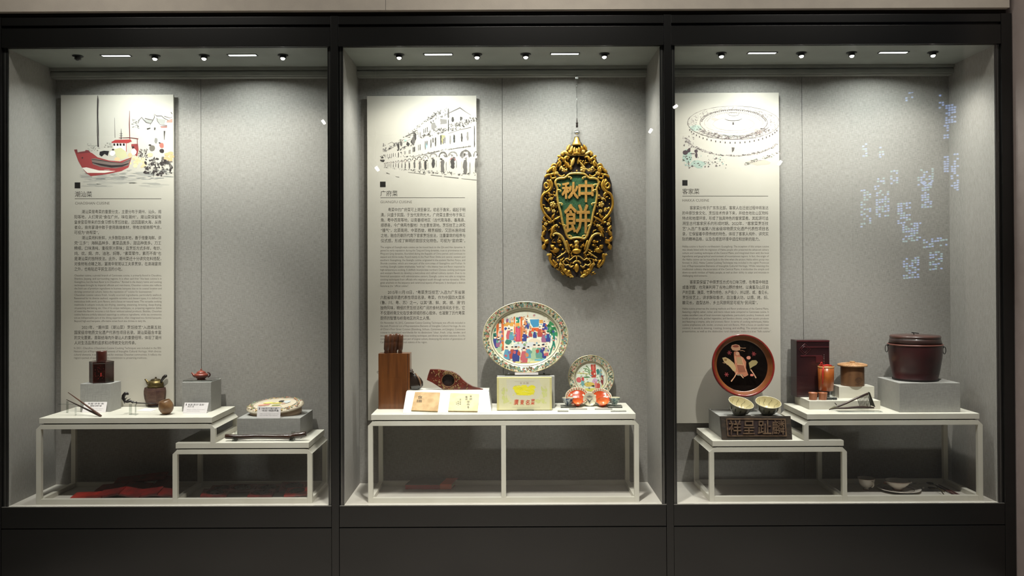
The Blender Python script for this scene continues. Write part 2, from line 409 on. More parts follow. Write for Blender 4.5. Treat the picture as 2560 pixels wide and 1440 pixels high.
# ---- fabric risers
def riser(label, l, r, yt, yb, pxback, zt, side, depth=None, m=None, rr=None, name='riser'):
    a = PZ(l, yb, zt); b = PZ(r, yb, zt); Y = (a.y+b.y)/2
    x0 = P(l, yb, Y).x; x1 = P(r, yb, Y).x; z1 = (P(l, yt, Y).z+P(r, yt, Y).z)/2
    xs = x1 if side == 'r' else x0
    if depth is None:
        px0 = r if side == 'r' else l; depth = (Y+4.4)*((px0-1272)/(pxback-1272)-1)
    depth = min(depth, .446-Y)
    o = MB().box(x0, x1, Y, Y+depth, zt, z1).build(name, m or M_LINEN2, None, bevel=.0015, label=label, cat='riser', group='fabric covered risers')
    return dict(x0=x0, x1=x1, y0=Y, y1=Y+depth, z0=zt, z1=z1, o=o)
RA = riser('grey linen cube riser under the lacquered tea caddy', 200.5, 275.8, 959.5, 1030, 302.8, Z1, 'r')
RB = riser('grey linen cube riser under the red clay teapot', 455, 527.6, 955.5, 1029, 553, Z1, 'r')
RC = riser('wide grey linen riser under the oval porcelain box', 592.7, 750.7, 1045.8, 1098, 784.6, Z2, 'r')
RD = riser('large pale linen riser under the dark red barrel', 2249, 2401, 957.5, 1030.5, 2194, Z5, 'l')
RE = riser('grey linen riser behind the carved plaque', 1803, 1963, 1042.5, 1095, 1772, Z4, 'l')
RF = riser('low white platform carrying the leather case and cups', 2023, 2201, 1002, 1023.5, 1976, Z5, 'l', m=M_WHITE)
RG = riser('small white block under the lidded bamboo pot', 2097.5, 2186, 966, 995, 2085, RF['z1'], 'l', depth=.10, m=M_WHITE)
RH = riser('white riser behind the yellow gift box', 1243, 1387, 941, 1021, 1300, Z3, 'r', depth=.10)

# ================================================================== TEXT PANELS
INK = (52, 49, 45); INK2 = (112, 107, 99)
def surfY(Y):
    def f(px, py, lift=0): return P(px, py, Y-lift)
    return f
def info_panel(key, label, x0, y0, x1, y1, sq, title, tx, rule, eng, ex, blocks):
    a = P(x0, y0, PY); b = P(x1, y1, PY); tp = (a.z+P(x1, y0, PY).z)/2
    t = thing('information_panel', label, 'panel', ((a.x+b.x)/2, PY, b.z))
    MB().box(a.x, b.x, PY, PY+.012, b.z, tp).build('board', M_PANEL, t, bevel=.0008)
    MB().box(a.x+.06, b.x-.06, PY+.012, WY, b.z+.06, tp-.06).build('spacer', M_JAMB, t)
    S = surfY(PY)
    MB().poly([S(sq[0], sq[1], .00016), S(sq[2], sq[1], .00016), S(sq[2], sq[3], .00016), S(sq[0], sq[3], .00016)]).build('square_mark', flat((30, 28, 26)), t)
    mb = MB(); put_text(mb, title, tx[0], tx[1], tx[2], tx[3], S, lift=.00016); mb.build('title_text', flat((40, 37, 34)), t, stuff=True)
    MB().poly([S(rule[0], rule[2]-.6, .00016), S(rule[1], rule[2]-.6, .00016), S(rule[1], rule[2]+.6, .00016), S(rule[0], rule[2]+.6, .00016)]).build('rule_line', flat((70, 66, 60)), t)
    mb = MB(); put_text(mb, eng, ex[0], ex[1], ex[2], ex[3], S, lift=.00016); mb.build('subtitle_text', flat((105, 100, 92)), t, stuff=True)
    for (kind, bx0, bx1, y, st, lines) in blocks:
        mb = MB(); size = 10.2 if kind == 'c' else 7.0; ratio = None
        offy = 3.8 if kind == 'c' else 2.2; ind = 18.5 if kind == 'c' else 0
        wid = bx1-bx0
        for i, ln in enumerate(lines):
            first = ln.startswith('>'); last = ln.endswith('<'); s = ln.strip('><')
            xx = bx0+(ind if first else 0)
            if last:
                put_text(mb, s, xx, 0, y+st*i+offy, size, S, off=0, full=False, ratio=ratio or size*.92, lift=.00016)
            else:
                k = put_text(mb, s, xx, bx1, y+st*i+offy, size, S, off=0, lift=.00016)
                if not first or ratio is None: ratio = k
        mb.build('chinese_text' if kind == 'c' else 'english_text', flat(INK if kind == 'c' else INK2), t, stuff=True)
    return t, S
T1, S1 = info_panel('left', 'white text panel with red fishing boat painting in left showcase', 152, 237, 434.5, 1062, (186.7, 456, 200.7, 471),
    '潮汕菜', (187, 230, 491.5, 15.5), (187, 403.5, 497), 'CHAOSHAN CUISINE', (187.5, 274, 511.3, 9.6), [
    ('c', 186, 403, 529.3, 13.03, ['>潮汕菜是粤菜的重要分支，主要分布于潮州、汕头、揭', '阳等地，人们常说“食在广州，味在潮州”。潮汕菜保留有', '皇亲官臣带来的饮食习惯与烹饪技能，还因面朝大海，从商', '者众，商务宴请中敢于使用高端食材，带有浓郁商帮气息，', '可视为“商帮菜”。<',
     '>潮汕菜用料新鲜，大多数取自本地，善于借重海鲜。讲', '究“三多”：海鲜品种多、素菜品类多、甜品种类多。刀工', '精细，口味清纯，重视原汁原味；且烹饪方式多样，有炒、', '炖、炊、焗、炸、油泡、焖等，“素菜荤作，素而不斋”也', '是潮汕菜的独特技法。此外，潮州菜还十分讲究佐料搭配，', '对食材有点睛之效。宴席中常常以工夫茶贯穿，在高端宴席', '之外，也有贴近平民生活的小吃。<']),
    ('e', 186, 404, 688.7, 8.14, ['Chaoshan cuisine, a pivotal branch of Cantonese cuisine, is primarily found in Chaozhou,', 'Shantou, Jieyang, and surrounding regions. It is often said that “the best cuisine is in', 'Guangzhou, but the best flavor is in Chaozhou.” Rooted in the dietary habits and cooking', 'techniques brought by imperial officials and merchants, Chaoshan cuisine also reflects', 'the bold use of premium ingredients in business banquets due to its coastal location and', 'thriving commercial culture, hence the reputation of “cuisine for businessmen.”<',
     'Chaoshan cuisine values fresh, locally sourced ingredients, particularly seafood.', 'Renowned for its diverse seafood, vegetable varieties, and dessert types, it is defined by', 'meticulous knife work, pure flavors, and a focus on natural taste. The versatile cooking', 'methods it adopts include stir-frying, stewing, steaming, braising, deep-frying,', 'oil-poaching and baking, etc. One of its unique techniques, i.e. preparing vegetarian dishes', 'of meat-like flavors, ensures a rich flavor without animal products. Besides, Chaoshan', 'cuisine features artfully selected seasonings to enhance ingredients, while tea ceremonies', 'are an indispensable part of the dining experience, often integrated into formal banquets.', 'Beyond high-end banquets, affordable street food also thrives in daily life.<']),
    ('c', 186, 403, 818.3, 12.9, ['>2021年，“潮州菜（潮汕菜）烹饪技艺”入选第五批', '国家级非物质文化遗产代表性项目名录。潮汕菜蕴含丰富', '的文化要素，是联结海内外潮汕人的重要纽带，体现了潮州', '人对生活品质的追求和对传统文化的传承。<']),
    ('e', 185, 403, 870.3, 8.13, ['In 2021, Chaozhou (Chaoshan) Cuisine Cooking Techniques was included in the fifth', 'National List of Representative Elements of Intangible Cultural Heritage. With diverse', 'cultural elements, it serves as a bond for overseas Chaoshan communities. It reflects the', 'region’s pursuit of quality life and its commitment to preserving traditions.<'])])
T2, S2 = info_panel('central', 'white text panel with arcaded street ink drawing in central showcase', 917.5, 239.5, 1194, 1050, (950, 454, 964, 468),
    '广府菜', (951, 994, 489.5, 15.5), (951, 1162.5, 494.3), 'GUANGFU CUISINE', (951, 1030, 508, 9.2), [
    ('c', 952, 1163, 524.3, 12.9, ['>粤菜中的广府菜可上溯至秦汉，初名于唐宋，崛起于明', '清，兴盛于民国，于当代发扬光大。广府菜主要分布于珠三', '角、粤中西南等地，以南番顺地区（古代南海县、番禺县、', '顺德县，今广佛两市腹地）为主要发源地。烹饪技艺上讲究', '“镬气”，北菜南用、中菜西做，精烹细脍，又因长居府城', '之地，融合历朝历代南下官家烹饪技法，注重宴席的程序与', '仪式感，形成了鲜明的官邸文化特色，可视为“官府菜”。']),
    ('e', 951, 1163, 618, 8.08, ['The origins of Guangfu-style cuisine can be traced back to the Qin and Han dynasties. It', 'gained its early reputation during the Tang and Song dynasties, rose to prominence in the', 'Ming and Qing dynasties, flourished during the Republic of China period, and continues to', 'expand and thrive today. Found mainly in the Pearl River Delta and central, western and', 'southern Guangdong, the Guangfu cuisine originated in the ancient Nanhai, Panyu, and', 'Shunde counties, which are now part of the core areas of Guangzhou and Foshan. In', 'cooking, Guangfu cuisine emphasizes “wok hei”—the intense heat and flavor imparted by', 'high-temperature cooking. It skillfully incorporates northern Chinese cooking techniques', 'and western flavors to develop a meticulous and refined culinary system. Due to its', 'historical association with administrative centers, Guangfu cuisine was able to integrate', 'cooking techniques from officials who migrated south through various dynasties. With', 'great emphasis on the sequence and ceremonial aspects of banquets, it developed a distinct', 'feature as the “official cuisine”.<']),
    ('c', 951, 1162, 730.7, 12.93, ['>2015年11月10日，“粤菜烹饪技艺”入选为广东省第', '六批省级非遗代表性项目名录。粤菜，作为中国四大菜系', '（鲁、川、粤、苏）之一，以其“清、鲜、爽、嫩、滑”的', '独特风味，精细的烹饪技法和广阔的食材选择闻名于世。它', '不仅是岭南文化在饮食领域的核心载体，也凝聚了历代粤菜', '厨师的智慧与岭南地区的风土人情。<']),
    ('e', 951, 1163, 807, 8.07, ['On November 10, 2015, Cantonese Cuisine Cooking Techniques was officially included in', 'the sixth Provincial List of Representative Elements of Intangible Cultural Heritage. As one', 'of China’s Four Great Cuisines (Shandong, Sichuan, Cantonese, and Jiangsu), Cantonese', 'cuisine is renowned worldwide for its distinctive “clear, fresh, crisp, tender, and', 'smooth” flavors, its meticulous cooking techniques, and diverse ingredient selection. It is the', 'core carrier and an important part of Lingnan culture, showcasing the wisdom of generations of', 'Cantonese chefs and the local customs of the region.<'])])
T3, S3 = info_panel('right', 'white text panel with round earthen house drawing in right showcase', 1672, 232, 1952.5, 1057, (1705.7, 450.2, 1718.8, 464.2),
    '客家菜', (1706, 1748.5, 484.5, 15.5), (1706, 1920.5, 490.2), 'HAKKA CUISINE', (1706, 1773, 504, 9.2), [
    ('c', 1706, 1921, 519.7, 13.0, ['>客家菜分布于广东东北部。客家人在迁徙过程中将发达', '的中原饮食文化、烹饪技术传承下来，并结合地处山区物料', '特点和地理环境，形成了独具特色的客家菜肴。其起源可追', '溯至古代客家民系的形成时期。2022年，“客家菜烹饪技', '艺”入选广东省第八批省级非物质文化遗产代表性项目名', '录，它保留着中原传统的特色，体现了客家人纯朴、讲究实', '际的精神品格，以及在艰苦环境中适应和创新的能力。<']),
    ('e', 1706, 1922, 616.2, 8.13, ['Hakka cuisine is found in northeastern Guangdong. The inception of this unique cuisine', 'was closely linked with the migration of Hakka people who preserved the advanced culinary', 'culture and cooking techniques of the Central Plains, and integrated them with the local', 'ingredients and geographical environment of mountainous regions. In fact, the origin of', 'the Hakka cuisine can be traced back to the time when the ancient Hakka ethnic group was', 'formed. In 2022, Hakka Cuisine Cooking Techniques was included in the eighth Provincial', 'List of Representative Elements of Intangible Cultural Heritage. While retaining the', 'traditional culinary characteristics of the Central Plains, it embodies the simple and', 'down-to-earth mindset of Hakka people, as well as their ability to adapt and innovate in', 'challenging environments.<']),
    ('c', 1706, 1921, 705.2, 12.85, ['>客家菜保留了中原烹饪方式与口味习惯，在粤菜中稍显', '咸香浓醇，也完美利用了当地山野的食材，以禽畜及山区自', '产的豆腐、腌菜、竹笋为特色，水产极少，并以肥、咸、香见长。', '烹饪技艺上，讲求酥软香浓，且注重火功，以煨、烤、焖、', '酿见长，造型古朴、乡土风貌明显可视为“民间菜”。<']),
    ('e', 1706, 1922, 771.7, 8.1, ['Hakka cuisine preserves the cooking methods and flavor preferences of the Central Plains,', 'featuring a slightly saltier, richer, and more robust taste compared to Cantonese cuisine. It', 'makes excellent use of local mountain ingredients, particularly poultry, livestock, and', 'locally produced tofu, pickled vegetables, and bamboo shoots, using few aquatic products', 'and featuring a creamy, salty and aromatic flavor. In terms of cooking techniques, Hakka', 'cuisine emphasizes soft, tender, aromatic and rich flavors. With a focus on careful heat', 'control, it excels in stewing, roasting, braising, and stuffing. The simple and rustic', 'presentation, as well as the distinctive rural character, make it a true “folk cuisine”.<'])])
# unseen lamp housings added above the header fill lights
for x in (-1.9, .2, 1.9):
    t = thing('header_fill_lamp', {-1.9: 'left', .2: 'middle', 1.9: 'right'}[x]+' added lamp housing above the view in front of the showcases', 'lamp', (x, -.85, 3.7), 'added lamp housings above the view')
    MB().box(x-.5, x+.5, -1.0, -.7, 3.58, 3.7).build('housing', M_DARK, t, bevel=.01)
#PART2
# ================================================================== PANEL PICTURES
def rnd(a, b): return random.uniform(a, b)
# --- panel 1: boat (zoom coordinates: 5.76x from 140,230)
pr = Print(S1, lambda u, v: (140+u/5.761, 230+v/5.76))
RED = (152, 66, 66); DK = (52, 46, 46); GR = (150, 148, 142)
# water wash
for i in range(60):
    x = rnd(430, 1560); y = rnd(1150, 1380)-abs(x-1100)*.02; pr.blob(x, y, rnd(60, 150), rnd(6, 18), random.choice([(168, 165, 157), (160, 158, 150), (176, 172, 163), (182, 178, 168)]), 0, 9, .3)
for i in range(80):
    x = rnd(450, 1650); y = rnd(1120, 1260); pr.blob(x, y, rnd(20, 80), rnd(2, 6), random.choice([(150, 150, 145), (120, 122, 120), (168, 168, 162)]), 2, 7, .4)
pr.poly([(260, 830), (300, 880), (430, 850), (520, 880), (600, 940), (760, 985), (920, 1000), (1060, 950), (1090, 940), (1045, 1085), (940, 1140), (720, 1185), (500, 1212), (440, 1170), (375, 1090), (320, 990)], RED, 2)
pr.poly([(375, 1092), (440, 1085), (620, 1130), (860, 1138), (700, 1165), (450, 1165)], (232, 226, 214), 3)
pr.poly([(505, 960), (560, 955), (760, 1000), (950, 1020), (1080, 950), (1040, 1060), (860, 1100), (640, 1080), (530, 1040)], (122, 108, 102), 3)
pr.st([(520, 1015), (640, 1045), (800, 1072), (950, 1062), (1045, 1030)], [10, 26, 34, 30, 12], DK, 4)
pr.st([(510, 970), (640, 985), (800, 1012), (960, 1025), (1080, 975)], [6, 9, 7, 6, 4], DK, 4)
pr.blob(380, 948, 11, 11, DK, 4, 8, .1)
pr.poly([(260, 830), (305, 826), (312, 870), (345, 862), (420, 850), (425, 835), (465, 838), (500, 872), (400, 880), (300, 885)], (120, 60, 62), 3)
pr.st([(602, 50), (604, 120), (600, 300), (603, 560), (608, 790)], [6, 26, 22, 26, 22], DK, 3)
pr.st([(606, 60), (611, 300), (600, 560), (617, 770)], [2, 3, 4, 3], (150, 145, 138), 4)
pr.st([(1060, 270), (1056, 470), (1063, 680)], [5, 14, 12], (110, 58, 56), 3)
pr.st([(843, 370), (850, 660)], [4, 9], (110, 104, 100), 3); pr.st([(938, 530), (937, 680)], [4, 14], DK, 3)
for y in (600, 630): pr.st([(915, y), (960, y+2)], 5, DK, 3)
pr.st([(905, 662), (1050, 658), (1185, 675)], [8, 12, 16], (92, 52, 50), 3); pr.st([(1170, 670), (1172, 780)], 11, (110, 58, 56), 3)
pr.poly([(795, 722), (850, 690), (1075, 682), (1090, 712), (1040, 735), (810, 735)], (160, 58, 56), 3)
pr.poly([(815, 735), (1008, 738), (1010, 860), (830, 815)], (226, 220, 208), 2)
for x in (825, 872, 915, 962): pr.poly([(x, 740), (x+28, 741), (x+28, 776), (x+2, 774)], (40, 36, 38), 4)
pr.st([(1010, 735), (1012, 860)], 9, (170, 62, 60), 3)
pr.poly([(1085, 750), (1180, 745), (1190, 830), (1170, 930), (1130, 900), (1085, 780)], (140, 62, 60), 2)
pr.poly([(630, 860), (690, 845), (765, 850), (745, 920), (700, 890), (660, 930), (625, 905)], (38, 36, 38), 3)
pr.poly([(830, 830), (930, 800), (1000, 850), (1030, 930), (960, 970), (880, 960)], (196, 192, 152), 3)
for (x, y, a, b, c) in ((1120, 860, 38, 50, (240, 235, 225)), (822, 830, 18, 12, DK), (812, 880, 40, 40, (238, 232, 220)), (880, 965, 40, 28, (222, 190, 148)), (1068, 905, 34, 32, (214, 178, 140)),
                        (1110, 795, 20, 14, DK), (1382, 810, 42, 46, (110, 104, 96)), (1352, 765, 20, 12, DK), (1522, 770, 34, 42, (168, 104, 92)), (1492, 734, 14, 12, DK), (1524, 850, 36, 30, DK), (1440, 700, 24, 40, (130, 128, 122)), (1355, 905, 40, 32, (208, 182, 148))):
    pr.blob(x, y, a, b, c, 3, 9, .12)
for i in range(26): pr.blob(rnd(1060, 1300), rnd(930, 1080), rnd(14, 34), rnd(12, 24), random.choice([(232, 212, 160), (220, 200, 150), (206, 186, 146)]), 2, 6, .25)
for (x, y) in ((1590, 950), (1650, 880), (1640, 970), (1600, 900), (1670, 930)): pr.blob(x, y, 42, 26, (212, 164, 122), 3, 7, .15)
for i in range(120): pr.blob(rnd(1280, 1670), rnd(960, 1200), rnd(5, 26), rnd(6, 30), random.choice([DK, (70, 66, 64), (104, 100, 96)]), 2, 6, .4)
for i in range(70): pr.blob(rnd(1190, 1320), rnd(820, 960), rnd(3, 9), rnd(5, 16), random.choice([DK, (90, 84, 80)]), 2, 5, .4)
for i in range(30): pr.blob(rnd(450, 620), rnd(745, 850), rnd(6, 22), rnd(3, 9), random.choice([(160, 158, 148), (120, 118, 110)]), 2, 5, .4)
for i in range(24): pr.blob(rnd(700, 800), rnd(730, 800), rnd(5, 20), rnd(2, 7), random.choice([(160, 158, 148), (128, 124, 116)]), 2, 5, .4)
for p in ([(1180, 450), (1200, 400), (1235, 365), (1260, 400), (1300, 440), (1370, 455)], [(1350, 480), (1390, 420), (1420, 360), (1410, 315), (1450, 345), (1520, 345), (1560, 380), (1620, 410)], [(1450, 370), (1460, 420), (1500, 470), (1600, 485)], [(1500, 500), (1600, 500)],
          [(1560, 350), (1640, 375), (1675, 360)], [(1280, 380), (1340, 395), (1400, 405)], [(1655, 290), (1675, 320)]): pr.st(p, [rnd(4, 14) for _ in p], (84, 80, 76), 3)
pr.poly([(1260, 395), (1390, 410), (1370, 455), (1310, 440)], (150, 150, 144), 2); pr.poly([(1450, 380), (1580, 400), (1560, 470), (1480, 450)], (152, 152, 146), 2)
pr.poly([(1600, 410), (1678, 385), (1678, 440), (1590, 440)], (172, 132, 120), 2); pr.poly([(1510, 490), (1600, 488), (1600, 518), (1512, 520)], (190, 126, 118), 2)
for p in ([(1563, 560), (1560, 620), (1558, 690)], [(1425, 512), (1420, 550)], [(1310, 535), (1360, 520)]): pr.st(p, [26, 16, 6][:len(p)], (70, 66, 62), 3)
for i in range(30): pr.blob(rnd(1090, 1190), rnd(390, 520), rnd(3, 16), rnd(3, 9), random.choice([(100, 98, 94), (140, 138, 132)]), 2, 6, .5)
pr.build('boat_picture', T1)
# --- panel 2: arcade street (5.761x from 900,230)
pr = Print(S2, lambda u, v: (900+u/5.761, 230+v/5.76))
IK = (96, 92, 88); IK2 = (126, 122, 118); IK3 = (66, 63, 60); IKS = [IK, IK2, IK3]
def jp(x, y0, y1, w_, c, l=3, top=0.0, slant=0):     # jagged upright ink stroke
    n = 6; L_ = []; R_ = []
    for i in range(n+1):
        t_ = i/n; ww = w_*(.5 if i in (0, n) else rnd(.75, 1.15))/2; yy = y0+(y1-y0)*t_; xx = x+slant*t_+rnd(-.08, .08)*w_
        L_.append((xx-ww, yy+rnd(-.03, .03)*(y1-y0))); R_.append((xx+ww, yy+rnd(-.03, .03)*(y1-y0)))
    pr.poly(L_+R_[::-1], c, l)
AR = [(352, 12, 1022, 1072), (370, 13, 1018, 1075), (392, 15, 1010, 1082), (418, 15, 1008, 1076), (447, 17, 1002, 1082), (480, 20, 998, 1086), (516, 20, 992, 1086), (553, 27, 985, 1098), (602, 30, 978, 1096), (652, 38, 966, 1104), (710, 50, 958, 1108), (780, 52, 940, 1098), (855, 66, 930, 1116),
      (945, 80, 905, 1120), (1058, 98, 880, 1092), (1195, 112, 862, 1150), (1338, 122, 858, 1104), (1522, 146, 836, 1190), (1668, 60, 850, 1170)]
for (c, w_, t0, b0) in AR:
    h = b0-t0; col = IK2 if c in (1058, 1338, 945) else IK
    arc = [(c+w_*.5*math.cos(math.pi*(1-i/8)), t0+h*.26-h*.24*math.sin(math.pi*i/8)) for i in range(9)]
    pr.st(arc, [2+w_*rnd(.10, .22) for _ in arc], col, 3)
    pr.blob(c, t0+h*.24, w_*.34, h*.12, random.choice([(202, 184, 172), (196, 190, 182), (206, 192, 186)]), 2, 8, .2)
    for k in range(3): pr.blob(c+rnd(-.3, .3)*w_, t0+h*rnd(.16, .4), w_*rnd(.08, .18), h*rnd(.03, .07), random.choice(IKS), 3, 6, .5)
    jp(c+w_*rnd(-.06, .1), t0+h*.40, b0, w_*rnd(.34, .5), IK if c < 900 else random.choice((IK3, IK)), 3)
    if w_ > 60: jp(c+w_*.42, t0+h*.5, b0-h*.05, w_*.10, IK2, 3); jp(c-w_*.40, t0+h*.45, b0-h*.2, w_*.07, (190, 160, 150), 2)
for (x, y0, y1, w_) in ((350, 900, 940, 5), (372, 900, 945, 5), (400, 890, 940, 6), (428, 890, 940, 6), (455, 885, 950, 8), (480, 880, 935, 8), (510, 880, 935, 9), (553, 868, 945, 13), (592, 862, 880, 20), (600, 868, 900, 8), (640, 845, 900, 8), (655, 848, 898, 10), (705, 835, 892, 8), (722, 830, 890, 9),
                         (765, 790, 868, 16), (785, 785, 865, 18), (842, 760, 842, 12), (866, 752, 840, 13), (940, 705, 830, 15), (965, 700, 770, 12), (1022, 680, 800, 17), (1052, 660, 730, 20), (1088, 655, 780, 20), (1165, 620, 760, 22), (1200, 670, 750, 16), (1222, 650, 740, 12),
                         (1300, 625, 750, 22), (1356, 615, 730, 26), (1465, 595, 715, 26), (1550, 575, 700, 30), (1648, 480, 800, 14), (850, 580, 650, 9), (870, 575, 648, 9), (828, 590, 620, 6), (920, 530, 600, 10), (945, 515, 590, 11), (970, 505, 580, 12), (1335, 360, 430, 34), (1452, 356, 412, 20), (1470, 360, 400, 12),
                         (1272, 240, 380, 22), (1272, 390, 570, 14)): jp(x, y0, y1, w_, random.choice(IKS), 3)
for (x, y, a, b, c) in ((790, 640, 26, 60, IK3), (765, 720, 36, 40, IK3), (770, 690, 22, 70, IK), (552, 775, 16, 60, IK3), (592, 750, 16, 34, IK), (690, 752, 26, 30, IK3), (1062, 495, 38, 50, IK2), (1200, 425, 54, 44, IK2), (1190, 640, 36, 26, (150, 148, 112)), (958, 770, 14, 44, (150, 190, 192)), (1340, 680, 10, 44, (168, 196, 204)),
                        (652, 700, 20, 14, (150, 180, 170)), (1190, 700, 18, 50, (176, 160, 110)), (1480, 910, 40, 40, IK2), (1570, 900, 18, 44, IK), (1340, 960, 40, 30, (150, 110, 110)), (1205, 920, 26, 30, (170, 166, 164))): pr.blob(x, y, a, b, c, 3 if c in IKS else 2, 11, .3)
def band(pts, n, sz, sp):          # ragged cornice of small ink marks
    for i in range(n):
        t_ = random.random()*(len(pts)-1); k = int(t_); f_ = t_-k; x = pts[k][0]+(pts[k+1][0]-pts[k][0])*f_; y = pts[k][1]+(pts[k+1][1]-pts[k][1])*f_
        pr.blob(x+rnd(-sp, sp)*.4, y+rnd(-sp, sp), sz*rnd(.4, 1.5), sz*rnd(.25, .8), random.choice(IKS), 3, 6, .6, rnd(0, 3))
band([(340, 850), (500, 760), (640, 660), (800, 530), (960, 400), (1120, 310), (1270, 240)], 90, 11, 26)
band([(420, 800), (560, 720), (700, 640), (820, 560)], 40, 10, 20); band([(530, 840), (640, 800), (780, 740)], 34, 11, 16); band([(880, 640), (1000, 620), (1200, 560), (1400, 520), (1600, 420)], 70, 15, 22)
band([(1000, 580), (1130, 530), (1240, 540)], 24, 15, 18); band([(1280, 490), (1420, 460), (1560, 400), (1680, 400)], 50, 15, 26); band([(340, 960), (560, 930), (760, 925), (1000, 872), (1240, 830), (1440, 800), (1600, 780)], 60, 9, 8)
band([(740, 1130), (900, 1140), (1120, 1165), (1330, 1170), (1660, 1180)], 90, 11, 24); band([(340, 1085), (600, 1115), (740, 1120)], 40, 6, 8); band([(1000, 400), (1060, 320), (1150, 300)], 20, 16, 20); band([(1000, 470), (1100, 380), (1240, 330)], 22, 12, 12)
for p, wv in (([(1240, 325), (1340, 275), (1440, 228), (1520, 285), (1600, 335)], [8, 12, 18, 8, 5]), ([(350, 860), (460, 800), (640, 720), (800, 650)], [3, 4, 4, 3]),
              ([(740, 935), (900, 905), (1130, 850)], [4, 6, 8]), ([(990, 885), (1150, 850)], [16, 8]), ([(1270, 600), (1430, 545), (1600, 510)], [5, 6, 12]), ([(1270, 830), (1420, 805), (1600, 780)], [5, 10, 8]),
              ([(660, 645), (800, 565)], [14, 16]), ([(380, 1165), (430, 1180)], [14, 4]), ([(690, 1155), (940, 1185)], [3, 7]), ([(1020, 1195), (1180, 1213)], [8, 8]), ([(1210, 1218), (1420, 1240)], [7, 12]), ([(1460, 1247), (1680, 1268)], [5, 8]),
              ([(510, 1218), (565, 1226)], [3, 8]), ([(400, 750), (460, 722), (490, 740)], [4, 5, 8])): pr.st(p, wv, IK, 3)
for i in range(18): pr.blob(rnd(295, 350), rnd(895, 1005), rnd(5, 16), rnd(5, 14), IK3, 3, 6, .4)
for i in range(14): pr.blob(rnd(330, 380), rnd(740, 860), rnd(4, 10), rnd(8, 18), IK2, 3, 6, .5)
pr.build('street_picture', T2)
# --- panel 3: round house (6x from 1680,220)
pr = Print(S3, lambda u, v: (1680+u/6., 220+v/6.))
cx, cy = 925, 520
def ring(rx, ry, a0, a1, n, wv, c, dy=0, l=3, j=3):
    pts = []
    for i in range(n+1):
        a = R(a0+(a1-a0)*i/n); pts.append((cx+rx*math.cos(a)+rnd(-j, j), cy+dy+ry*math.sin(a)+rnd(-j, j)))
    pr.st(pts, [wv*rnd(.5, 1.5) for _ in pts], c, l)
GK = (112, 104, 102); GK2 = (158, 150, 146)
ring(690, 250, 0, 360, 90, 5, GK); ring(690, 250, 60, 200, 40, 7, (90, 82, 80)); ring(505, 195, 150, 390, 60, 9, GK); ring(440, 160, 165, 375, 50, 7, GK2)
ring(560, 200, 20, 165, 50, 6, GK, 0); ring(310, 100, 0, 360, 50, 5, GK2, 20); ring(440, 130, 20, 160, 40, 4, GK2, 20); ring(700, 300, 10, 178, 60, 4, GK2, 200, j=6)
for i in range(330):     # roof tile hatching
    a = R(rnd(0, 360)); q = rnd(.80, .98); x = cx+690*q*math.cos(a); y = cy+10+250*q*math.sin(a)
    if abs(x-cx) > 130 or y < cy: pr.st([(x, y), (x+rnd(-26, 26), y+rnd(8, 26))], rnd(2, 6), random.choice([GK, GK2]), 2)
for i in range(230):
    a = R(rnd(25, 155)); q = rnd(.80, 1.02); pr.blob(cx+600*q*math.cos(a), cy+250*q*math.sin(a)-8, rnd(6, 24), rnd(3, 9), random.choice([GK, GK2, (96, 88, 86)]), 2, 6, .5)
for i in range(44):
    a = R(185+i*3.9); pr.blob(cx+480*math.cos(a), cy+185*math.sin(a), 11, 7, GK, 3, 6, .4)
for i in range(30):
    a = R(190+i*5.4); pr.blob(cx+400*math.cos(a), cy+145*math.sin(a), 10, 6, GK2, 3, 6, .4)
for c_, (x, y, a, b) in (((168, 184, 172), (360, 600, 90, 40)), ((172, 186, 174), (900, 710, 130, 34)), ((186, 160, 152), (1290, 650, 60, 40)), ((160, 178, 166), (230, 1020, 70, 90)), ((164, 180, 168), (400, 1140, 110, 60)), ((178, 172, 158), (1300, 1120, 160, 40)), ((188, 166, 158), (640, 470, 50, 20))): pr.blob(x, y, a, b, c_, 1, 11, .25)
pr.st([(790, 465), (850, 488), (925, 492), (1000, 485), (1050, 460)], [5, 9, 9, 9, 5], (84, 80, 78), 4); pr.st([(835, 380), (860, 410), (925, 418), (990, 410), (1005, 375)], [5, 6, 6, 6, 5], GK, 4); pr.st([(860, 370), (970, 368)], 5, GK, 4)
pr.poly([(830, 425), (1005, 425), (1035, 462), (925, 480), (805, 462)], (200, 210, 202), 2)
pr.poly([(905, 515), (930, 515), (930, 552), (905, 552)], (90, 84, 82), 4)
pr.poly([(895, 890), (938, 892), (930, 940), (900, 968)], (96, 90, 86), 4)
for i in range(24):
    a = R(20+i*6.2); pr.poly([(cx+690*math.cos(a)-8, cy+15+275*math.sin(a)), (cx+690*math.cos(a)+8, cy+15+275*math.sin(a)), (cx+690*math.cos(a)+7, cy+40+275*math.sin(a)), (cx+690*math.cos(a)-7, cy+40+275*math.sin(a))], (86, 78, 76), 4)
for i in range(150):
    a = R(rnd(25, 165)); q = rnd(.97, 1.05); pr.blob(cx+700*q*math.cos(a), cy+190+300*q*math.sin(a), rnd(4, 20), rnd(3, 10), random.choice([GK, (90, 84, 82), GK2]), 2, 6, .5)
for (x, y, a, b) in ((200, 970, 40, 36), (250, 940, 28, 26), (262, 915, 18, 16), (362, 950, 28, 26), (365, 1010, 18, 40), (310, 985, 40, 6)): pr.blob(x, y, a, b, (74, 62, 66), 4, 10, .12)
for i in range(90): pr.blob(rnd(165, 820), rnd(1020, 1220)-rnd(0, 40), rnd(4, 17), rnd(3, 13), random.choice([(80, 74, 72), GK, (150, 170, 162)]), 3, 6, .5)
for i in range(50):
    x = rnd(1090, 1620); pr.blob(x, 1140-(x-1090)*.32+rnd(-24, 24), rnd(5, 22), rnd(3, 9), random.choice([GK, GK2, (120, 122, 108)]), 3, 6, .5)
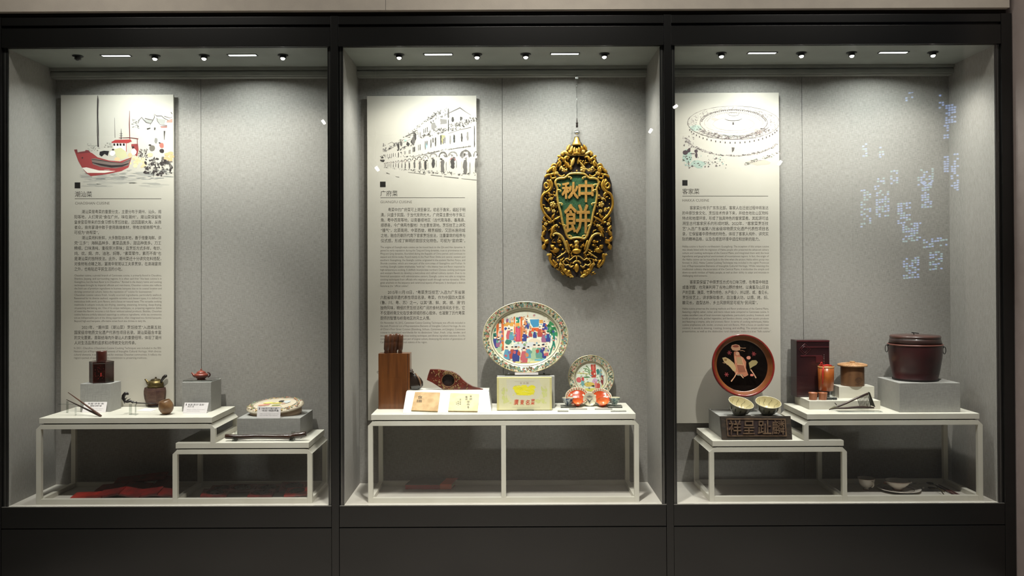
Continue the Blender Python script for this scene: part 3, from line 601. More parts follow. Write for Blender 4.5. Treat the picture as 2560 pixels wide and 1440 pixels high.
for i in range(24): pr.blob(rnd(160, 330), rnd(690, 900), rnd(4, 14), rnd(5, 20), random.choice([GK, GK2]), 3, 6, .4)
pr.build('house_picture', T3)

# ================================================================== CASE 1 OBJECTS
Tm = lambda x, y, z: Matrix.Translation((x, y, z))
LACQ = mat('dark_lacquer', (46, 18, 14), .25, 0, (22, 12, 10), (26, 26, 26), coat=.5)
LACQ2 = mat('dark_lacquer_lid', (78, 36, 28), .28, 0, (52, 24, 18), (26, 26, 26), coat=.4)
# tea caddy
s_ = mpp(.16)
cyw = RA['y0']+.062; cxw = P(254, 930, cyw).x
t = thing('tea_caddy', 'dark red lacquered hexagonal tea caddy with square-shouldered neck', 'tea caddy', (cxw, cyw, RA['z1']))
a0 = R(-78-30)
r_ = 30.0*s_
MB().lathe([(r_*.98, 0), (r_*1.0, .004), (r_*.97, .008), (r_*.97, .104), (r_*1.01, .107), (r_*1.0, .113), (r_*.5, .119), (r_*.42, .119)], Tm(cxw, cyw, RA['z1']), 6, smooth=False, a0=a0).build('body', LACQ, t)
MB().lathe([(.0265, .112), (.0265, .166), (.024, .1685), (.001, .169)], Tm(cxw, cyw, RA['z1']), 24, smooth=False).build('lid', LACQ2, t)
mb = MB(); bs = [(a0+math.pi*k/3) for k in range(7)]
for k in range(6):
    p = Vector((cxw+r_*.975*math.cos(bs[k]), cyw+r_*.975*math.sin(bs[k]), RA['z1']+.006)); mb.tube([p, p+Vector((0, 0, .1))], .0011, 6)
mb.build('edge_beading', LACQ2, t, stuff=True)
mb = MB(); pa = Vector((cxw+r_*.972*math.cos(bs[1]), cyw+r_*.972*math.sin(bs[1]), RA['z1'])); pb = Vector((cxw+r_*.972*math.cos(bs[0]), cyw+r_*.972*math.sin(bs[0]), RA['z1']))
if pb.y > pa.y+.02 or True:
    f0 = min(range(6), key=lambda k: (math.sin(bs[k])+math.sin(bs[k+1]))); pa = Vector((cxw+r_*.972*math.cos(bs[f0]), cyw+r_*.972*math.sin(bs[f0]), RA['z1'])); pb = Vector((cxw+r_*.972*math.cos(bs[f0+1]), cyw+r_*.972*math.sin(bs[f0+1]), RA['z1']))
nrm = Vector((pb.y-pa.y, pa.x-pb.x, 0)).normalized()
def sF(u, v): return pa+(pb-pa)*u+Vector((0, 0, .01+v*.09))+nrm*.0006
mb.use(flat((150, 40, 34))); mb.poly([sF(.60, .30), sF(.70, .30), sF(.70, .52), sF(.60, .52)]); mb.use(flat((112, 38, 30)))
for k in range(26):
    u, v = rnd(.12, .9), rnd(.12, .92); du, dv = rnd(.01, .03), rnd(.02, .09); mb.poly([sF(u, v), sF(u+du, v+.01), sF(u+du*.7, v+dv), sF(u-.01, v+dv*.8)])
mb.build('painted_design', None, t, stuff=True)
# museum labels
def card(label, tl, tr, br, bl, zt, lines, bar=True, lean=.35, clear=0, title=None):
    bL = PZ(bl[0], bl[1], zt); Y = bL.y
    n = Vector((0, -1, lean)).normalized(); p0 = bL
    q = [PP(*p, p0, n) for p in (tl, tr, br, bl)]
    t = thing('museum_label', label, 'label', ((q[2]+q[3])/2), 'white museum labels on the tables')
    MB().hexa(q, [p-n*.003 for p in q]).build('card', M_CARD, t)
    su = q[1]-q[0]; 
    def S(u, v, l=.0004): return q[3]+(q[2]-q[3])*u+(q[0]-q[3])*v+n*l
    mb = MB(); mb.use(flat((28, 28, 30)))
    if bar: mb.poly([S(.07, .72), S(.10, .72), S(.10, .9), S(.07, .9)])
    W = su.length; H = (q[0]-q[3]).length
    for (s, u0, u1, v, h, c) in lines:
        vs, fs = glyphs(s, 0); a = min(p[0] for p in vs); b = max(p[0] for p in vs); mb.use(flat(c))
        mb.add([S(u0+(p[0]-a)/(b-a)*(u1-u0), v+p[1]*h) for p in vs], fs)
    mb.build('label_text', None, t, stuff=True)
    # folded foot
    MB().hexa([q[3], q[2], q[2]+Vector((0, .035, 0)), q[3]+Vector((0, .035, 0))], [p+Vector((0, 0, .002)) for p in (q[3], q[2], q[2]+Vector((0, .035, 0)), q[3]+Vector((0, .035, 0)))]).build('foot', M_CARD, t)
    return t
K1 = (60, 58, 60); K2 = (130, 128, 130)
card('white museum label in front of the lacquered tea caddy riser', (211.8, 1004.5), (267.9, 1004), (263.7, 1031.5), (204.5, 1031.5), Z1,
     [('民国“伊号”款', .16, .84, .76, .17, K1), ('锡制红漆茶叶罐', .28, .76, .56, .17, K1), ('Republic of China, lacquered', .3, .86, .34, .08, K2), ('tea caddy with painted mark', .3, .82, .2, .08, K2)], bar=False)
card('white museum label in front of the red teapot riser', (461.7, 1006.4), (522, 1006.5), (516, 1033), (457, 1033), Z1,
     [('民国 款识“孟臣”', .16, .88, .74, .17, K1), ('朱泥小壶', .16, .42, .56, .17, K1), ('Republic of China, red clay teapot', .15, .9, .32, .08, K2), ('with the mark on its base', .15, .7, .18, .08, K2)])
card('white museum label leaning on the oval porcelain box', (644, 1016), (702.5, 1017), (700, 1045.5), (641.5, 1045.5), RC['z1'],
     [('1980年代潮州瓷厂', .16, .94, .76, .17, K1), ('“粉彩”椭圆攒盒', .18, .92, .58, .17, K1), ('1980s oval porcelain sweets box', .12, .93, .34, .08, K2), ('with famille rose enamel', .12, .88, .2, .08, K2)], lean=.15)
# charcoal sticks on clear stand
A = PZ(253, 1042, Z1)+Vector((0, 0, .004))
WOODB = mat('brown_stick_wood', (96, 62, 46), .5, 0, (66, 40, 30), (60, 60, 60)); WOODD = mat('dark_stick_wood', (48, 32, 26), .45)
for nm, p, m_, lb in (((170, 981), (253, 1042), WOODB, 'brown tapered stick crossing above the darker one'), ((166, 999), (250, 1041.5), WOODD, 'dark tapered stick lying on the clear bracket')):
    b_ = PZ(p[0], p[1], Z1)+Vector((0, 0, .004)); e = P(nm[0], nm[1], b_.y+.075 if m_ is WOODB else b_.y+.06)
    o = MB().tube([b_, b_+(e-b_)*.1, b_+(e-b_)*.5, e], [.0048, .0056, .0042, .0016], 10).build('tapered_stick', m_, None, label=lb, cat='stick', group='pair of tapered sticks')
a = PZ(169.5, 1031, Z1); b = PZ(189, 1039, Z1)
t = thing('clear_bracket', 'small clear acrylic bracket propping up the tapered sticks', 'stand', ((a.x+b.x)/2, (a.y+b.y)/2, Z1))
zt_ = P(180, 1006, (a.y+b.y)/2).z
mb = MB().box(a.x-.002, a.x+.004, a.y-.012, a.y, Z1, zt_); mb.build('post', M_ACRE, t); MB().box(b.x-.004, b.x, b.y, b.y+.012, Z1, zt_).build('post', M_ACRE, t)
MB().box(a.x+.004, b.x-.004, b.y, b.y+.012, zt_-.004, zt_).build('top_bar', M_ACR, t)
# brazier + brass pot
c = PZ(383, 1018.5, Z1); c.y += .036; s_ = mpp(c.y)
STOVE = mat('brazier_clay', (92, 66, 52), .6, 0, (58, 30, 26), (30, 30, 60), bump=.4)
t = thing('charcoal_brazier', 'dark brown faceted clay brazier under the brass side-handled pot', 'brazier', (c.x, c.y, Z1))
MB().lathe([(.036, 0), (.040, .004), (.036, .010), (.049, .022), (.058, .045), (.0615, .070), (.0615, .088), (.0575, .106), (.0545, .106), (.054, .094), (.001, .093)], Tm(c.x, c.y, Z1), 8, smooth=False, a0=R(22)).build('body', STOVE, t)
MB().lathe([(.0400, 0), (.0430, .002), (.0430, .006), (.0380, .010)], Tm(c.x, c.y, Z1), 24).build('foot_ring', mat('brazier_foot', (34, 20, 16), .6), t)
BR = mat('aged_brass', (128, 112, 70), .38, .75, (86, 72, 42), (40, 40, 40))
zb = Z1+.100
t = thing('brass_pot', 'small brass pot with spout and black side handle on the brazier', 'pot', (c.x, c.y, zb))
MB().lathe([(.030, 0), (.044, .004), (.047, .012), (.040, .016), (.044, .024), (.040, .036), (.030, .044), (.022, .047)], Tm(c.x, c.y, zb), 28).build('body', BR, t)
mb = MB().lathe([(.026, .0445), (.027, .048), (.018, .052), (.004, .054), (.004, .057), (.0055, .060), (.001, .063)], Tm(c.x, c.y, zb), 24); mb.build('lid', mat('pot_lid_brass', (78, 68, 46), .4, .7), t)
MB().tube([(c.x-.036, c.y, zb+.026), (c.x-.046, c.y, zb+.034), (c.x-.054, c.y, zb+.047), (c.x-.061, c.y, zb+.049)], [.010, .007, .004, .003], 10).build('spout', BR, t)
MB().tube([(c.x+.030, c.y-.015, zb+.026), (c.x+.040, c.y-.018, zb+.046), (c.x+.052, c.y-.02, zb+.062), (c.x+.063, c.y-.02, zb+.070), (c.x+.068, c.y-.02, zb+.072)], [.006, .0065, .009, .009, .005], 12).build('handle', mat('black_horn', (30, 24, 22), .35), t)
# coconut ladle
c = PZ(413, 1037, Z1); c.y += .012; s_ = mpp(c.y); Y0 = c.y
COCO = mat('coconut_shell', (132, 98, 62), .4, 0, (96, 66, 42), (30, 30, 30), coat=.2)
t = thing('coconut_ladle', 'round brown coconut shell ladle with black dragon-shaped handle', 'ladle', (c.x, c.y, Z1))
cc = Vector((c.x, c.y, Z1+.0385)); Mt = Tm(*cc) @ Matrix.Rotation(R(-14), 4, 'Y') @ Matrix.Rotation(R(6), 4, 'X')
MB().lathe([(.001, -.0385), (.012, -.037), (.024, -.030), (.033, -.018), (.0375, -.002), (.036, .014), (.030, .029), (.026, .036), (.0245, .035), (.034, .010), (.034, -.008), (.022, -.028), (.001, -.034)], Mt, 32).build('bowl', COCO, t)
BLK = mat('blackened_wood', (30, 24, 22), .4)
hk = [((392, 1009), .0022), ((370, 1008.5), .0022), ((345, 1007.5), .003), ((334, 1006), .0035), ((327, 1003), .006), ((318, 1004.5), .0065), ((312, 1003), .0075), ((308, 996), .0085), ((309, 989), .0095), ((313, 984), .0095), ((319, 984), .007), ((321, 987), .003)]
MB().tube([P(p[0], p[1], Y0) for p, r in hk], [r for p, r in hk], 10).build('handle', BLK, t)
mb = MB()
for (p, q, r) in (((318, 1001), (326, 997), .003), ((312, 998), (318, 994), .0028), ((322, 1004), (335, 1003), .0025), ((310, 1004), (312, 1009), .003), ((341, 1004), (341, 1011), .0035), ((327, 1005), (333, 1009), .002)):
    mb.tube([P(*p, Y0), P(*q, Y0)], [r, r*.5], 8)
mb.build('carved_spurs', BLK, t, stuff=True)
t = thing('ladle_stand', 'clear acrylic post pair supporting the ladle handle', 'stand', PZ(330, 1038, Z1))
a = PZ(326, 1037, Z1); zt_ = P(326, 1010, a.y).z
MB().box(a.x-.007, a.x+.006, a.y, a.y+.006, Z1, zt_).build('post', M_ACRE, t)
b = PZ(338, 1038.5, Z1); MB().box(b.x-.0016, b.x+.0016, b.y, b.y+.01, Z1, zt_).build('post', M_ACRE, t)
MB().box(a.x-.007, b.x+.0016, a.y-.002, a.y+.02, Z1, Z1+.003).build('base', M_ACR, t)
# white sheet papers lying on table 1
q = [PZ(*p, Z1) for p in ((362, 1021), (396, 1023), (376, 1029), (340, 1028))]
MB().hexa([p+Vector((0, 0, .0015)) for p in q], q).build('paper_slip', M_CARD, None, label='white paper slip lying in front of the brazier', cat='label')
# red clay teapot
c = Vector((P(503, 950, RB['y0']+.075).x, RB['y0']+.075, RB['z1']))
o = MB().box(c.x-.078, c.x+.078, c.y-.055, c.y+.06, c.z+.0002, c.z+.0085).build('acrylic_plate', M_ACRE, None, bevel=.001, label='square clear acrylic plate under the red clay teapot', cat='stand')
c.z += .0087
CLAY = mat('red_clay', (138, 60, 42), .4, 0, (112, 46, 34), (30, 30, 30), coat=.3)
TS = Matrix.Scale(.88, 4)
t = thing('clay_teapot', 'small squat reddish-brown clay teapot with round handle', 'teapot', c)
MB().lathe([(.022, 0), (.025, .003), (.030, .006), (.0405, .018), (.0425, .024), (.040, .029), (.030, .035), (.026, .0365)], Tm(*c) @ TS, 36).build('body', CLAY, t)
MB().lathe([(.0275, .036), (.0275, .039), (.022, .045), (.010, .0505), (.004, .052), (.003, .0545), (.0058, .058), (.003, .0615), (.0005, .062)], Tm(*c) @ TS, 32).build('lid', CLAY, t)
MB().tube([c+Vector((-.031, 0, .015)), c+Vector((-.040, 0, .020)), c+Vector((-.045, 0, .028)), c+Vector((-.052, 0, .033))], [.009, .007, .0048, .0036], 12).build('spout', CLAY, t)
MB().tube([c+Vector((.032+.0155*math.sin(R(q)), 0, .0225+.0125*math.cos(R(q)))) for q in range(10, 185, 16)], [.0038]*11, 10).build('handle', mat('teapot_handle', (58, 28, 24), .4), t)
# oval lidded porcelain box
PORC = mat('cream_porcelain', (226, 214, 190), .2, 0, (214, 200, 176), (12, 12, 12), coat=.6)
M_ = Tm(*P(689, 1020, RC['y0']+.14)) @ Matrix.Rotation(R(-3.5), 4, 'Y') @ Matrix.Rotation(R(13), 4, 'X')
ctr = M_.translation
t = thing('porcelain_box', 'oval lidded porcelain box painted with flowers and a landscape', 'box', (ctr.x, ctr.y, RC['z1']))
MB().lathe([(.90, -.036), (.93, -.033), (.96, .008), (.5, .009)], M_ @ Matrix.Diagonal((.146, .102, 1, 1)), 56).build('base', mat('tan_porcelain', (186, 160, 132), .3, 0, (170, 144, 118), (30, 30, 30), coat=.3), t)
lid = MB().lathe([(1.0, .006), (1.02, .012), (1.0, .017), (.93, .021), (.8, .0235), (.5, .0255), (.001, .026)], M_ @ Matrix.Diagonal((.150, .106, 1, 1)), 56).build('lid', PORC, t)
def SB(u, v, l=0): return M_ @ Vector((u*.150, v*.106, .0262-max(0, (math.hypot(u, v)-.5))*.008+l))
mb = MB(); pal = [(112, 128, 84), (196, 110, 96), (92, 102, 70), (206, 180, 96), (138, 92, 82), (120, 140, 130)]
for k in range(230):
    a = rnd(0, 2*math.pi); q = rnd(.78, .97); x, y = q*math.cos(a), q*math.sin(a); r1 = rnd(.018, .042); mb.use(flat(random.choice(pal)))
    mb.poly([SB(x+r1*math.cos(e)*rnd(.6, 1.2), y+r1*1.4*math.sin(e)*rnd(.6, 1.2), .0012) for e in (0, 1.2, 2.4, 3.6, 4.8)])
mb.use(flat((96, 84, 66)))
for k in range(64):
    a, b = 2*math.pi*k/64, 2*math.pi*(k+1)/64
    for q in (.76, .985): mb.poly([SB(q*math.cos(a), q*math.sin(a), .001), SB(q*math.cos(b), q*math.sin(b), .001), SB((q+.014)*math.cos(b), (q+.014)*math.sin(b), .001), SB((q+.014)*math.cos(a), (q+.014)*math.sin(a), .001)])
for (x, y, rx, ry, c_) in ((-.25, .1, .2, .12, (226, 212, 120)), (.05, .0, .22, .1, (222, 206, 110)), (-.35, -.15, .25, .12, (214, 150, 130)), (.2, .2, .1, .16, (70, 68, 62)), (.42, .1, .14, .2, (190, 196, 196)), (.1, -.3, .2, .08, (140, 150, 96)), (-.05, .05, .12, .03, (104, 112, 60)), (.3, -.1, .1, .08, (196, 160, 140)), (.1, -.5, .3, .1, (208, 190, 150))):
    mb.use(flat(c_)); mb.poly([SB(x+rx*math.cos(e*.785)*rnd(.75, 1.1), y+ry*math.sin(e*.785)*rnd(.75, 1.1), .0016+rnd(0, .0006)) for e in range(8)])
mb.build('painted_decoration', None, t, stuff=True)
MB().box(ctr.x-.06, ctr.x+.08, ctr.y+.0, ctr.y+.06, RC['z1'], RC['z1']+.022).build('foot', mat('tan_porcelain', (0, 0, 0)), t)
# dark flute-like rod
Yr = .112
pts = [(563.5, 1091, 5.4), (566, 1091, 6.4), (585, 1092, 6.2), (600, 1093, 6.6), (640, 1090.5, 5.2), (690, 1091.5, 5.6), (727, 1092.3, 6.9), (735, 1089, 6.6), (762, 1085.2, 6.6), (765.5, 1085, 5.6)]
t = thing('wooden_press_bar', 'long dark polished wooden bar resting on clear cradles', 'bar', P(664, 1094, Yr))
MB().tube([P(a, b, Yr) for a, b, r in pts], [r*mpp(Yr) for a, b, r in pts], 14).build('bar', mat('dark_polished_wood', (38, 24, 20), .25, 0, (58, 36, 24), (12, 12, 12), coat=.6), t)
for px_ in (588.5, 731):
    a = P(px_, 1097, Yr); tt = thing('clear_cradle', 'clear acrylic cradle under the %s end of the dark wooden bar' % ('left' if px_ < 600 else 'right'), 'stand', (a.x, Yr, Z2), 'clear cradles under the wooden bar')
    MB().box(a.x-.013, a.x+.013, Yr-.022, Yr+.022, Z2, Z2+.006).build('base', M_ACRE, tt, bevel=.001)
    for yy in (-.021, .0165): MB().box(a.x-.010, a.x+.010, Yr+yy, Yr+yy+.004, Z2+.006, Z2+.026 if yy < 0 else Z2+.045).build('prong', M_ACRE, tt)
# dark red dishes / tiles under the tables
REDL = mat('red_lacquer_tile', (120, 22, 18), .45, 0, (70, 14, 12), (18, 18, 18), coat=.2); REDB = mat('bright_red_lacquer_tile', (170, 36, 24), .4, 0, (84, 26, 20), (18, 18, 18), coat=.5)
def redtile(px, py, w_, tiltx, tilty, yaw, label, m=REDL, d=.10, lift=0, h=.012, ring_=True):
    c = PZ(px, py, FLZ); W2 = w_*mpp(c.y)/2
    M_ = Tm(c.x, c.y+d/2, FLZ+h*.6+lift+abs(math.sin(tiltx))*d/2+abs(math.sin(tilty))*W2) @ Matrix.Rotation(yaw, 4, 'Z') @ Matrix.Rotation(tilty, 4, 'Y') @ Matrix.Rotation(tiltx, 4, 'X')
    t = thing('lacquer_tile', label, 'tile', (c.x, c.y+d/2, FLZ), 'red lacquer tiles under the tables of the left showcase')
    mb = MB(M_); mb.box(-W2, W2, -d/2, d/2, -h/2, h/2); mb.build('slab', m, t, bevel=.003)
    if not ring_: return
    mb = MB(M_ @ Tm(0, 0, h/2)); mb.lathe([(.98, .00016), (.86, .0022), (.84, .0022), (.80, .0006)], Matrix.Diagonal((W2*.86, d*.43, 1, 1)), 28); mb.build('raised_ring', m, t)
    mb = MB(M_ @ Tm(0, 0, h/2)); mb.lathe([(.79, .0007), (.001, .0007)], Matrix.Diagonal((W2*.86, d*.43, 1, 1)), 28); mb.build('dark_centre', mat('dark_tile_centre', (48, 18, 16), .35, coat=.3), t)
lab = ['front left red lacquer tile under the low table', 'middle front red lacquer tile with a round hollow, low table', 'brightest red lacquer tile, front right under the low table', 'rear left lacquer tile under the low table', 'dark rear centre lacquer tile under the low table', 'rear right centre lacquer tile under the low table', 'dark lacquer tile at the rear right under the low table']
for i, (a, b, w_, tx, ty, m_, lf) in enumerate(((531, 1248, 64, 12, 3, REDL, 0), (648, 1246, 62, 10, 0, REDL, 0), (738, 1245, 58, 14, -4, REDB, 0), (548, 1233, 56, 8, 0, REDL, 0), (600, 1236, 66, 14, 0, REDL, .004), (666, 1232, 62, 10, 0, REDL, 0), (730, 1233, 68, 18, 0, REDL, .004))):
    redtile(a, b, w_, R(tx), R(ty), R(rnd(-6, 6)), lab[i], m_, .085, lf)
lab = ['leftmost and brightest red lacquer tile under the tall left table', 'second front red tile from the left under the tall left table', 'third front red tile from the left under the tall left table', 'fourth front red tile from the left under the tall left table', 'rightmost front red tile under the tall left table',
       'second-row left dark tile under the tall left table', 'second-row middle dark tile under the tall left table', 'second-row right dark tile under the tall left table', 'rear left dark tile heaped under the tall left table', 'topmost dark tile heaped under the tall left table', 'rear right dark tile heaped under the tall left table']
for i, (a, b, w_, tx, ty, m_, lf) in enumerate(((212, 1252, 78, 8, -2, REDB, 0), (268, 1251, 62, 10, -10, REDL, .004), (322, 1251, 58, 12, 8, REDL, .006), (366, 1250, 56, 12, -8, REDL, .006), (408, 1249, 52, 12, 6, REDL, .006),
                                               (270, 1240, 70, 10, -6, REDL, .012), (336, 1238, 66, 10, 4, REDL, .018), (400, 1238, 60, 10, -4, REDL, .018), (318, 1228, 72, 10, -5, REDL, .03), (375, 1228, 66, 12, -7, REDL, .042), (412, 1228, 44, 12, 5, REDL, .03))):
    redtile(a, b, w_, R(tx), R(ty), R(rnd(-8, 8)), lab[i], m_, .085, lf, ring_=False)

# ================================================================== CASE 2 OBJECTS
# hanging gold sign -------------------------------------------------
SY = .425
GOLD = mat('gilt', (202, 158, 62), .34, .72, (168, 120, 40), (60, 60, 60), bump=.25, bscale=(150, 150, 150))
GOLD2 = mat('pale_gilt', (216, 182, 96), .36, .6, (186, 146, 66), (60, 60, 60))
SIGNB = mat('dark_carved_wood', (34, 20, 15), .7, 0, (20, 12, 10), (40, 40, 40))
GREEN = mat('green_textured_ground', (32, 84, 44), .55, 0, (20, 58, 30), (220, 220, 120), bump=.8, bscale=(260, 260, 160))
sign = thing('hanging_shop_sign', 'gilded openwork carved sign with three gold characters on green', 'sign', P(1442, 697, SY))
MX = 1442.5
def mir(p): return (2*MX-p[0], p[1])
half = [(1441, 352), (1432, 356), (1424, 370), (1414, 378), (1412, 388), (1404, 387), (1396, 392), (1392, 404), (1383, 412), (1377, 420), (1366, 432), (1361, 443), (1356, 458), (1354, 478), (1352, 500), (1353, 520), (1361, 540), (1355, 552), (1355, 575), (1354, 600), (1355, 622), (1365, 627), (1373, 632), (1374, 650), (1380, 668), (1390, 672), (1400, 668), (1408, 682), (1418, 692), (1428, 696), (1441, 692)]
full = half+[mir(p) for p in reversed(half[1:-1])]
MB().prism([P(p[0], p[1], SY+.014) for p in full], (0, .012, 0)).build('backing_board', SIGNB, sign)  # solid wood board, its dark colour also stands for shade in the pierced gaps
shield = [(1442.5, 433), (1425, 434.5), (1418, 440), (1411, 445), (1400, 445.5), (1391, 449), (1388, 457), (1391, 465), (1394, 474), (1392, 483), (1394, 500), (1397, 515), (1402, 533), (1405, 550), (1408, 562), (1413, 576), (1417, 589), (1424, 597), (1433, 595), (1442.5, 594)]
sh = shield+[mir(p) for p in reversed(shield[1:-1])]
MB().prism([P(p[0], p[1], SY+.006) for p in sh], (0, .010, 0)).build('green_ground', GREEN, sign)
def gt(pts, r, nm='scroll', m=GOLD, both=True, y=SY, sq=.8):
    for fn in ((lambda p: p), mir)[:2 if both else 1]:
        rr = [q*mpp(y) for q in r] if isinstance(r, (list, tuple)) else [r*mpp(y)]*len(pts)
        MB().tube([P(*fn(p), y) for p in pts], rr, 8, sq=sq).build(nm, m, sign)
def smooth(pts, n=4):
    out = []
    for i in range(len(pts)-1):
        p0 = pts[max(0, i-1)]; p1 = pts[i]; p2 = pts[i+1]; p3 = pts[min(len(pts)-1, i+2)]
        for k in range(n):
            t_ = k/n; out.append(tuple(.5*(2*p1[j]+(p2[j]-p0[j])*t_+(2*p0[j]-5*p1[j]+4*p2[j]-p3[j])*t_**2+(3*p1[j]-p0[j]-3*p2[j]+p3[j])*t_**3) for j in range(len(p1))))
    out.append(tuple(pts[-1])); return out
def gs(pts3, nm='scroll', m=GOLD, both=True, y=SY):
    q = smooth(pts3, 4); gt([(a, b) for a, b, c in q], [c for a, b, c in q], nm, m, both, y)
MB().tube([P(p[0], p[1], SY+.001) for p in smooth(sh+[sh[0]], 2)[:-1]], 3.0*mpp(SY), 8, closed=True).build('shield_moulding', GOLD2, sign)
# cusps inside the moulding
for p in ((1399, 464), (1400, 478), (1404, 511), (1413, 566), (1427, 592), (1427, 446)): gs([(p[0]-7, p[1]-3, 2.2), (p[0]-1, p[1]-3, 1.8), (p[0]+2, p[1], 2), (p[0]-1, p[1]+2, 1.4)], 'cusp', GOLD2, y=SY-.002)
# large side scrolls
gs([(1371, 463, 2.8), (1365, 457, 2.6), (1361, 463, 2.4), (1364, 470, 3), (1371, 468, 2.6), (1374, 458, 3), (1368, 450, 3.4)])
gs([(1375, 449, 3), (1379, 460, 4), (1377, 471, 4), (1369, 479, 3.6), (1360, 484, 3.4), (1355, 493, 3), (1353, 506, 3), (1354, 517, 3.2), (1358, 527, 3.2), (1364, 537, 3.4), (1371, 544, 3.2), (1377, 550, 2.8), (1376, 556, 2.4), (1370, 555, 2.6)])
gs([(1366, 481, 2), (1373, 484, 3), (1375, 491, 2.2), (1372, 488, 2)]); gs([(1361, 518, 2), (1366, 522, 2.6), (1373, 521, 2.2), (1372, 530, 2)])
# top shoulder scrolls
gs([(1362, 443, 2.6), (1368, 438, 3.6), (1376, 437, 2.6), (1379, 446, 2.6), (1391, 443, 2.4)]); gs([(1368, 432, 3), (1375, 424, 3.8), (1384, 418, 3.6), (1389, 424, 3), (1384, 434, 3.4), (1376, 436, 3)])
gs([(1378, 418, 2.2), (1383, 411, 3), (1390, 412, 2.6), (1392, 419, 2)]); gs([(1394, 392, 2.4), (1398, 390, 3), (1401, 395, 2.6), (1397, 400, 2.8), (1401, 408, 3.4), (1396, 416, 2.6)])
gs([(1403, 386, 3), (1411, 380, 4.6), (1420, 385, 4), (1430, 387, 2.6), (1442, 387, 2.4)], m=GOLD2); gs([(1402, 393, 3), (1410, 399, 4.4), (1416, 392, 3.4), (1424, 394, 2.6)])
gs([(1400, 424, 1.8), (1403, 417, 2.4), (1408, 424, 2.4), (1414, 427, 2.4), (1418, 422, 2)], m=GOLD2); gs([(1393, 430, 1.6), (1396, 437, 2.2), (1404, 441, 2), (1412, 437, 2)])
# lower arches
gs([(1385, 590, 2.6), (1382, 587, 2.2), (1387, 584, 2.4), (1396, 585, 3), (1404, 591, 3.2), (1409, 600, 3.6), (1414, 612, 3.6), (1418, 624, 3), (1423, 633, 2)], m=GOLD2)
gs([(1416, 601, 2.4), (1419, 612, 3.4), (1424, 624, 2.4)]); gs([(1377, 556, 1.8), (1383, 552, 2.2), (1388, 548, 2.6), (1395, 545, 2.6), (1400, 541, 2)])
# lower rim scroll band
gs([(1376, 634, 2.8), (1374, 645, 3), (1378, 656, 3.4), (1385, 664, 3.2), (1391, 667, 2.4)]); gs([(1402, 648, 1.8), (1401, 658, 2.4), (1405, 668, 3.2), (1412, 678, 4), (1420, 686, 4), (1429, 689, 3)], m=GOLD)
gs([(1392, 645, 1.4), (1400, 640, 1.8), (1409, 634, 1.8), (1414, 630, 1.4)], m=GOLD2); gs([(1411, 651, 1.5), (1408, 657, 1.6), (1414, 663, 1.5), (1421, 662, 1.6), (1427, 668, 1.5), (1434, 664, 1.6)], m=GOLD2)
gs([(1412, 650, 1.5), (1418, 646, 1.6), (1424, 650, 1.5), (1431, 645, 1.6), (1436, 641, 1.8), (1442, 640, 1.8)], m=GOLD2); gs([(1424, 693, 2), (1429, 691, 3), (1434, 693, 1.6)], m=GOLD2)
def leafmesh(q, a, b, rot, Y, nm, m, into=None):
    # carved acanthus-like leaf: lobed outline, raised midrib, sunk veins
    o = P(q[0], q[1], Y); N_ = 8; vs = []; fs = []
    for i in range(N_+1):
        t_ = i/N_; w_ = math.sin(math.pi*min(1, t_*.92+.08))**.7*a*(1.0 if i % 2 else .78); z_ = (t_*2-1)*b
        for k, (u, h) in enumerate(((-1, .009), (-.5, -.0045 if i % 2 else -.001), (0, -.0075), (.5, -.0045 if i % 2 else -.001), (1, .009))): vs.append((u*w_*1.08, h, z_+abs(u)*b*.10))
    for i in range(N_):
        for k in range(4): fs.append((i*5+k, i*5+k+1, i*5+k+6, i*5+k+5))
    M_ = Matrix.Translation(o) @ Matrix.Rotation(rot, 4, 'Y'); mb = into or MB(); mb.add([M_ @ Vector(v) for v in vs], fs, True)
    if not into: mb.build(nm, m, sign)
def leaf(x, y, a, b, rot, nm='leaf', m=GOLD, both=True, dy=0):
    for k, fn in enumerate(((lambda p: p), mir)[:2 if both else 1]):
        q = fn((x, y)); rr = rot if k == 0 else -rot; s_ = mpp(SY)
        if nm in ('leaf', 'wing', 'petal', 'vase_wing'): leafmesh(q, a*s_, b*s_, R(rr), SY-.001+dy, nm, m)
        else: MB().ell(P(q[0], q[1], SY-.001+dy), (a*s_, .0085, b*s_), Matrix.Rotation(R(rr), 3, 'Y'), 10).build(nm, m, sign)
for x, y, a, b, r_ in ((1383, 572, 7, 11, 24), (1379, 585, 4, 9, 20), (1361, 570, 6, 8, -30), (1359, 583, 5.5, 8, 20), (1357, 597, 5, 8, -20), (1366, 604, 7, 7, 40), (1360, 617, 6, 8, 10), (1389, 626, 11, 6.5, -14), (1382, 617, 8, 5, 40), (1377, 643, 3.5, 9, 10), (1386, 656, 5, 8, -30), (1389, 665, 4, 6, 30),
                       (1413, 677, 11, 5.5, 40), (1422, 680, 8, 5, 30), (1408, 666, 4, 7, -20), (1420, 614, 3.5, 11, -12), (1399, 604, 7, 4, 0), (1401, 613, 6, 2.6, -10), (1383, 540, 4.4, 7, 30), (1361, 548, 4, 6, -20), (1372, 500, 3, 5, 20), (1387, 436, 4.5, 5, 0), (1371, 428, 5, 5, 30), (1384, 425, 6, 6, 0), (1396, 408, 4, 6, 30), (1407, 385, 6, 5, 0)): leaf(x, y, a, b, r_)
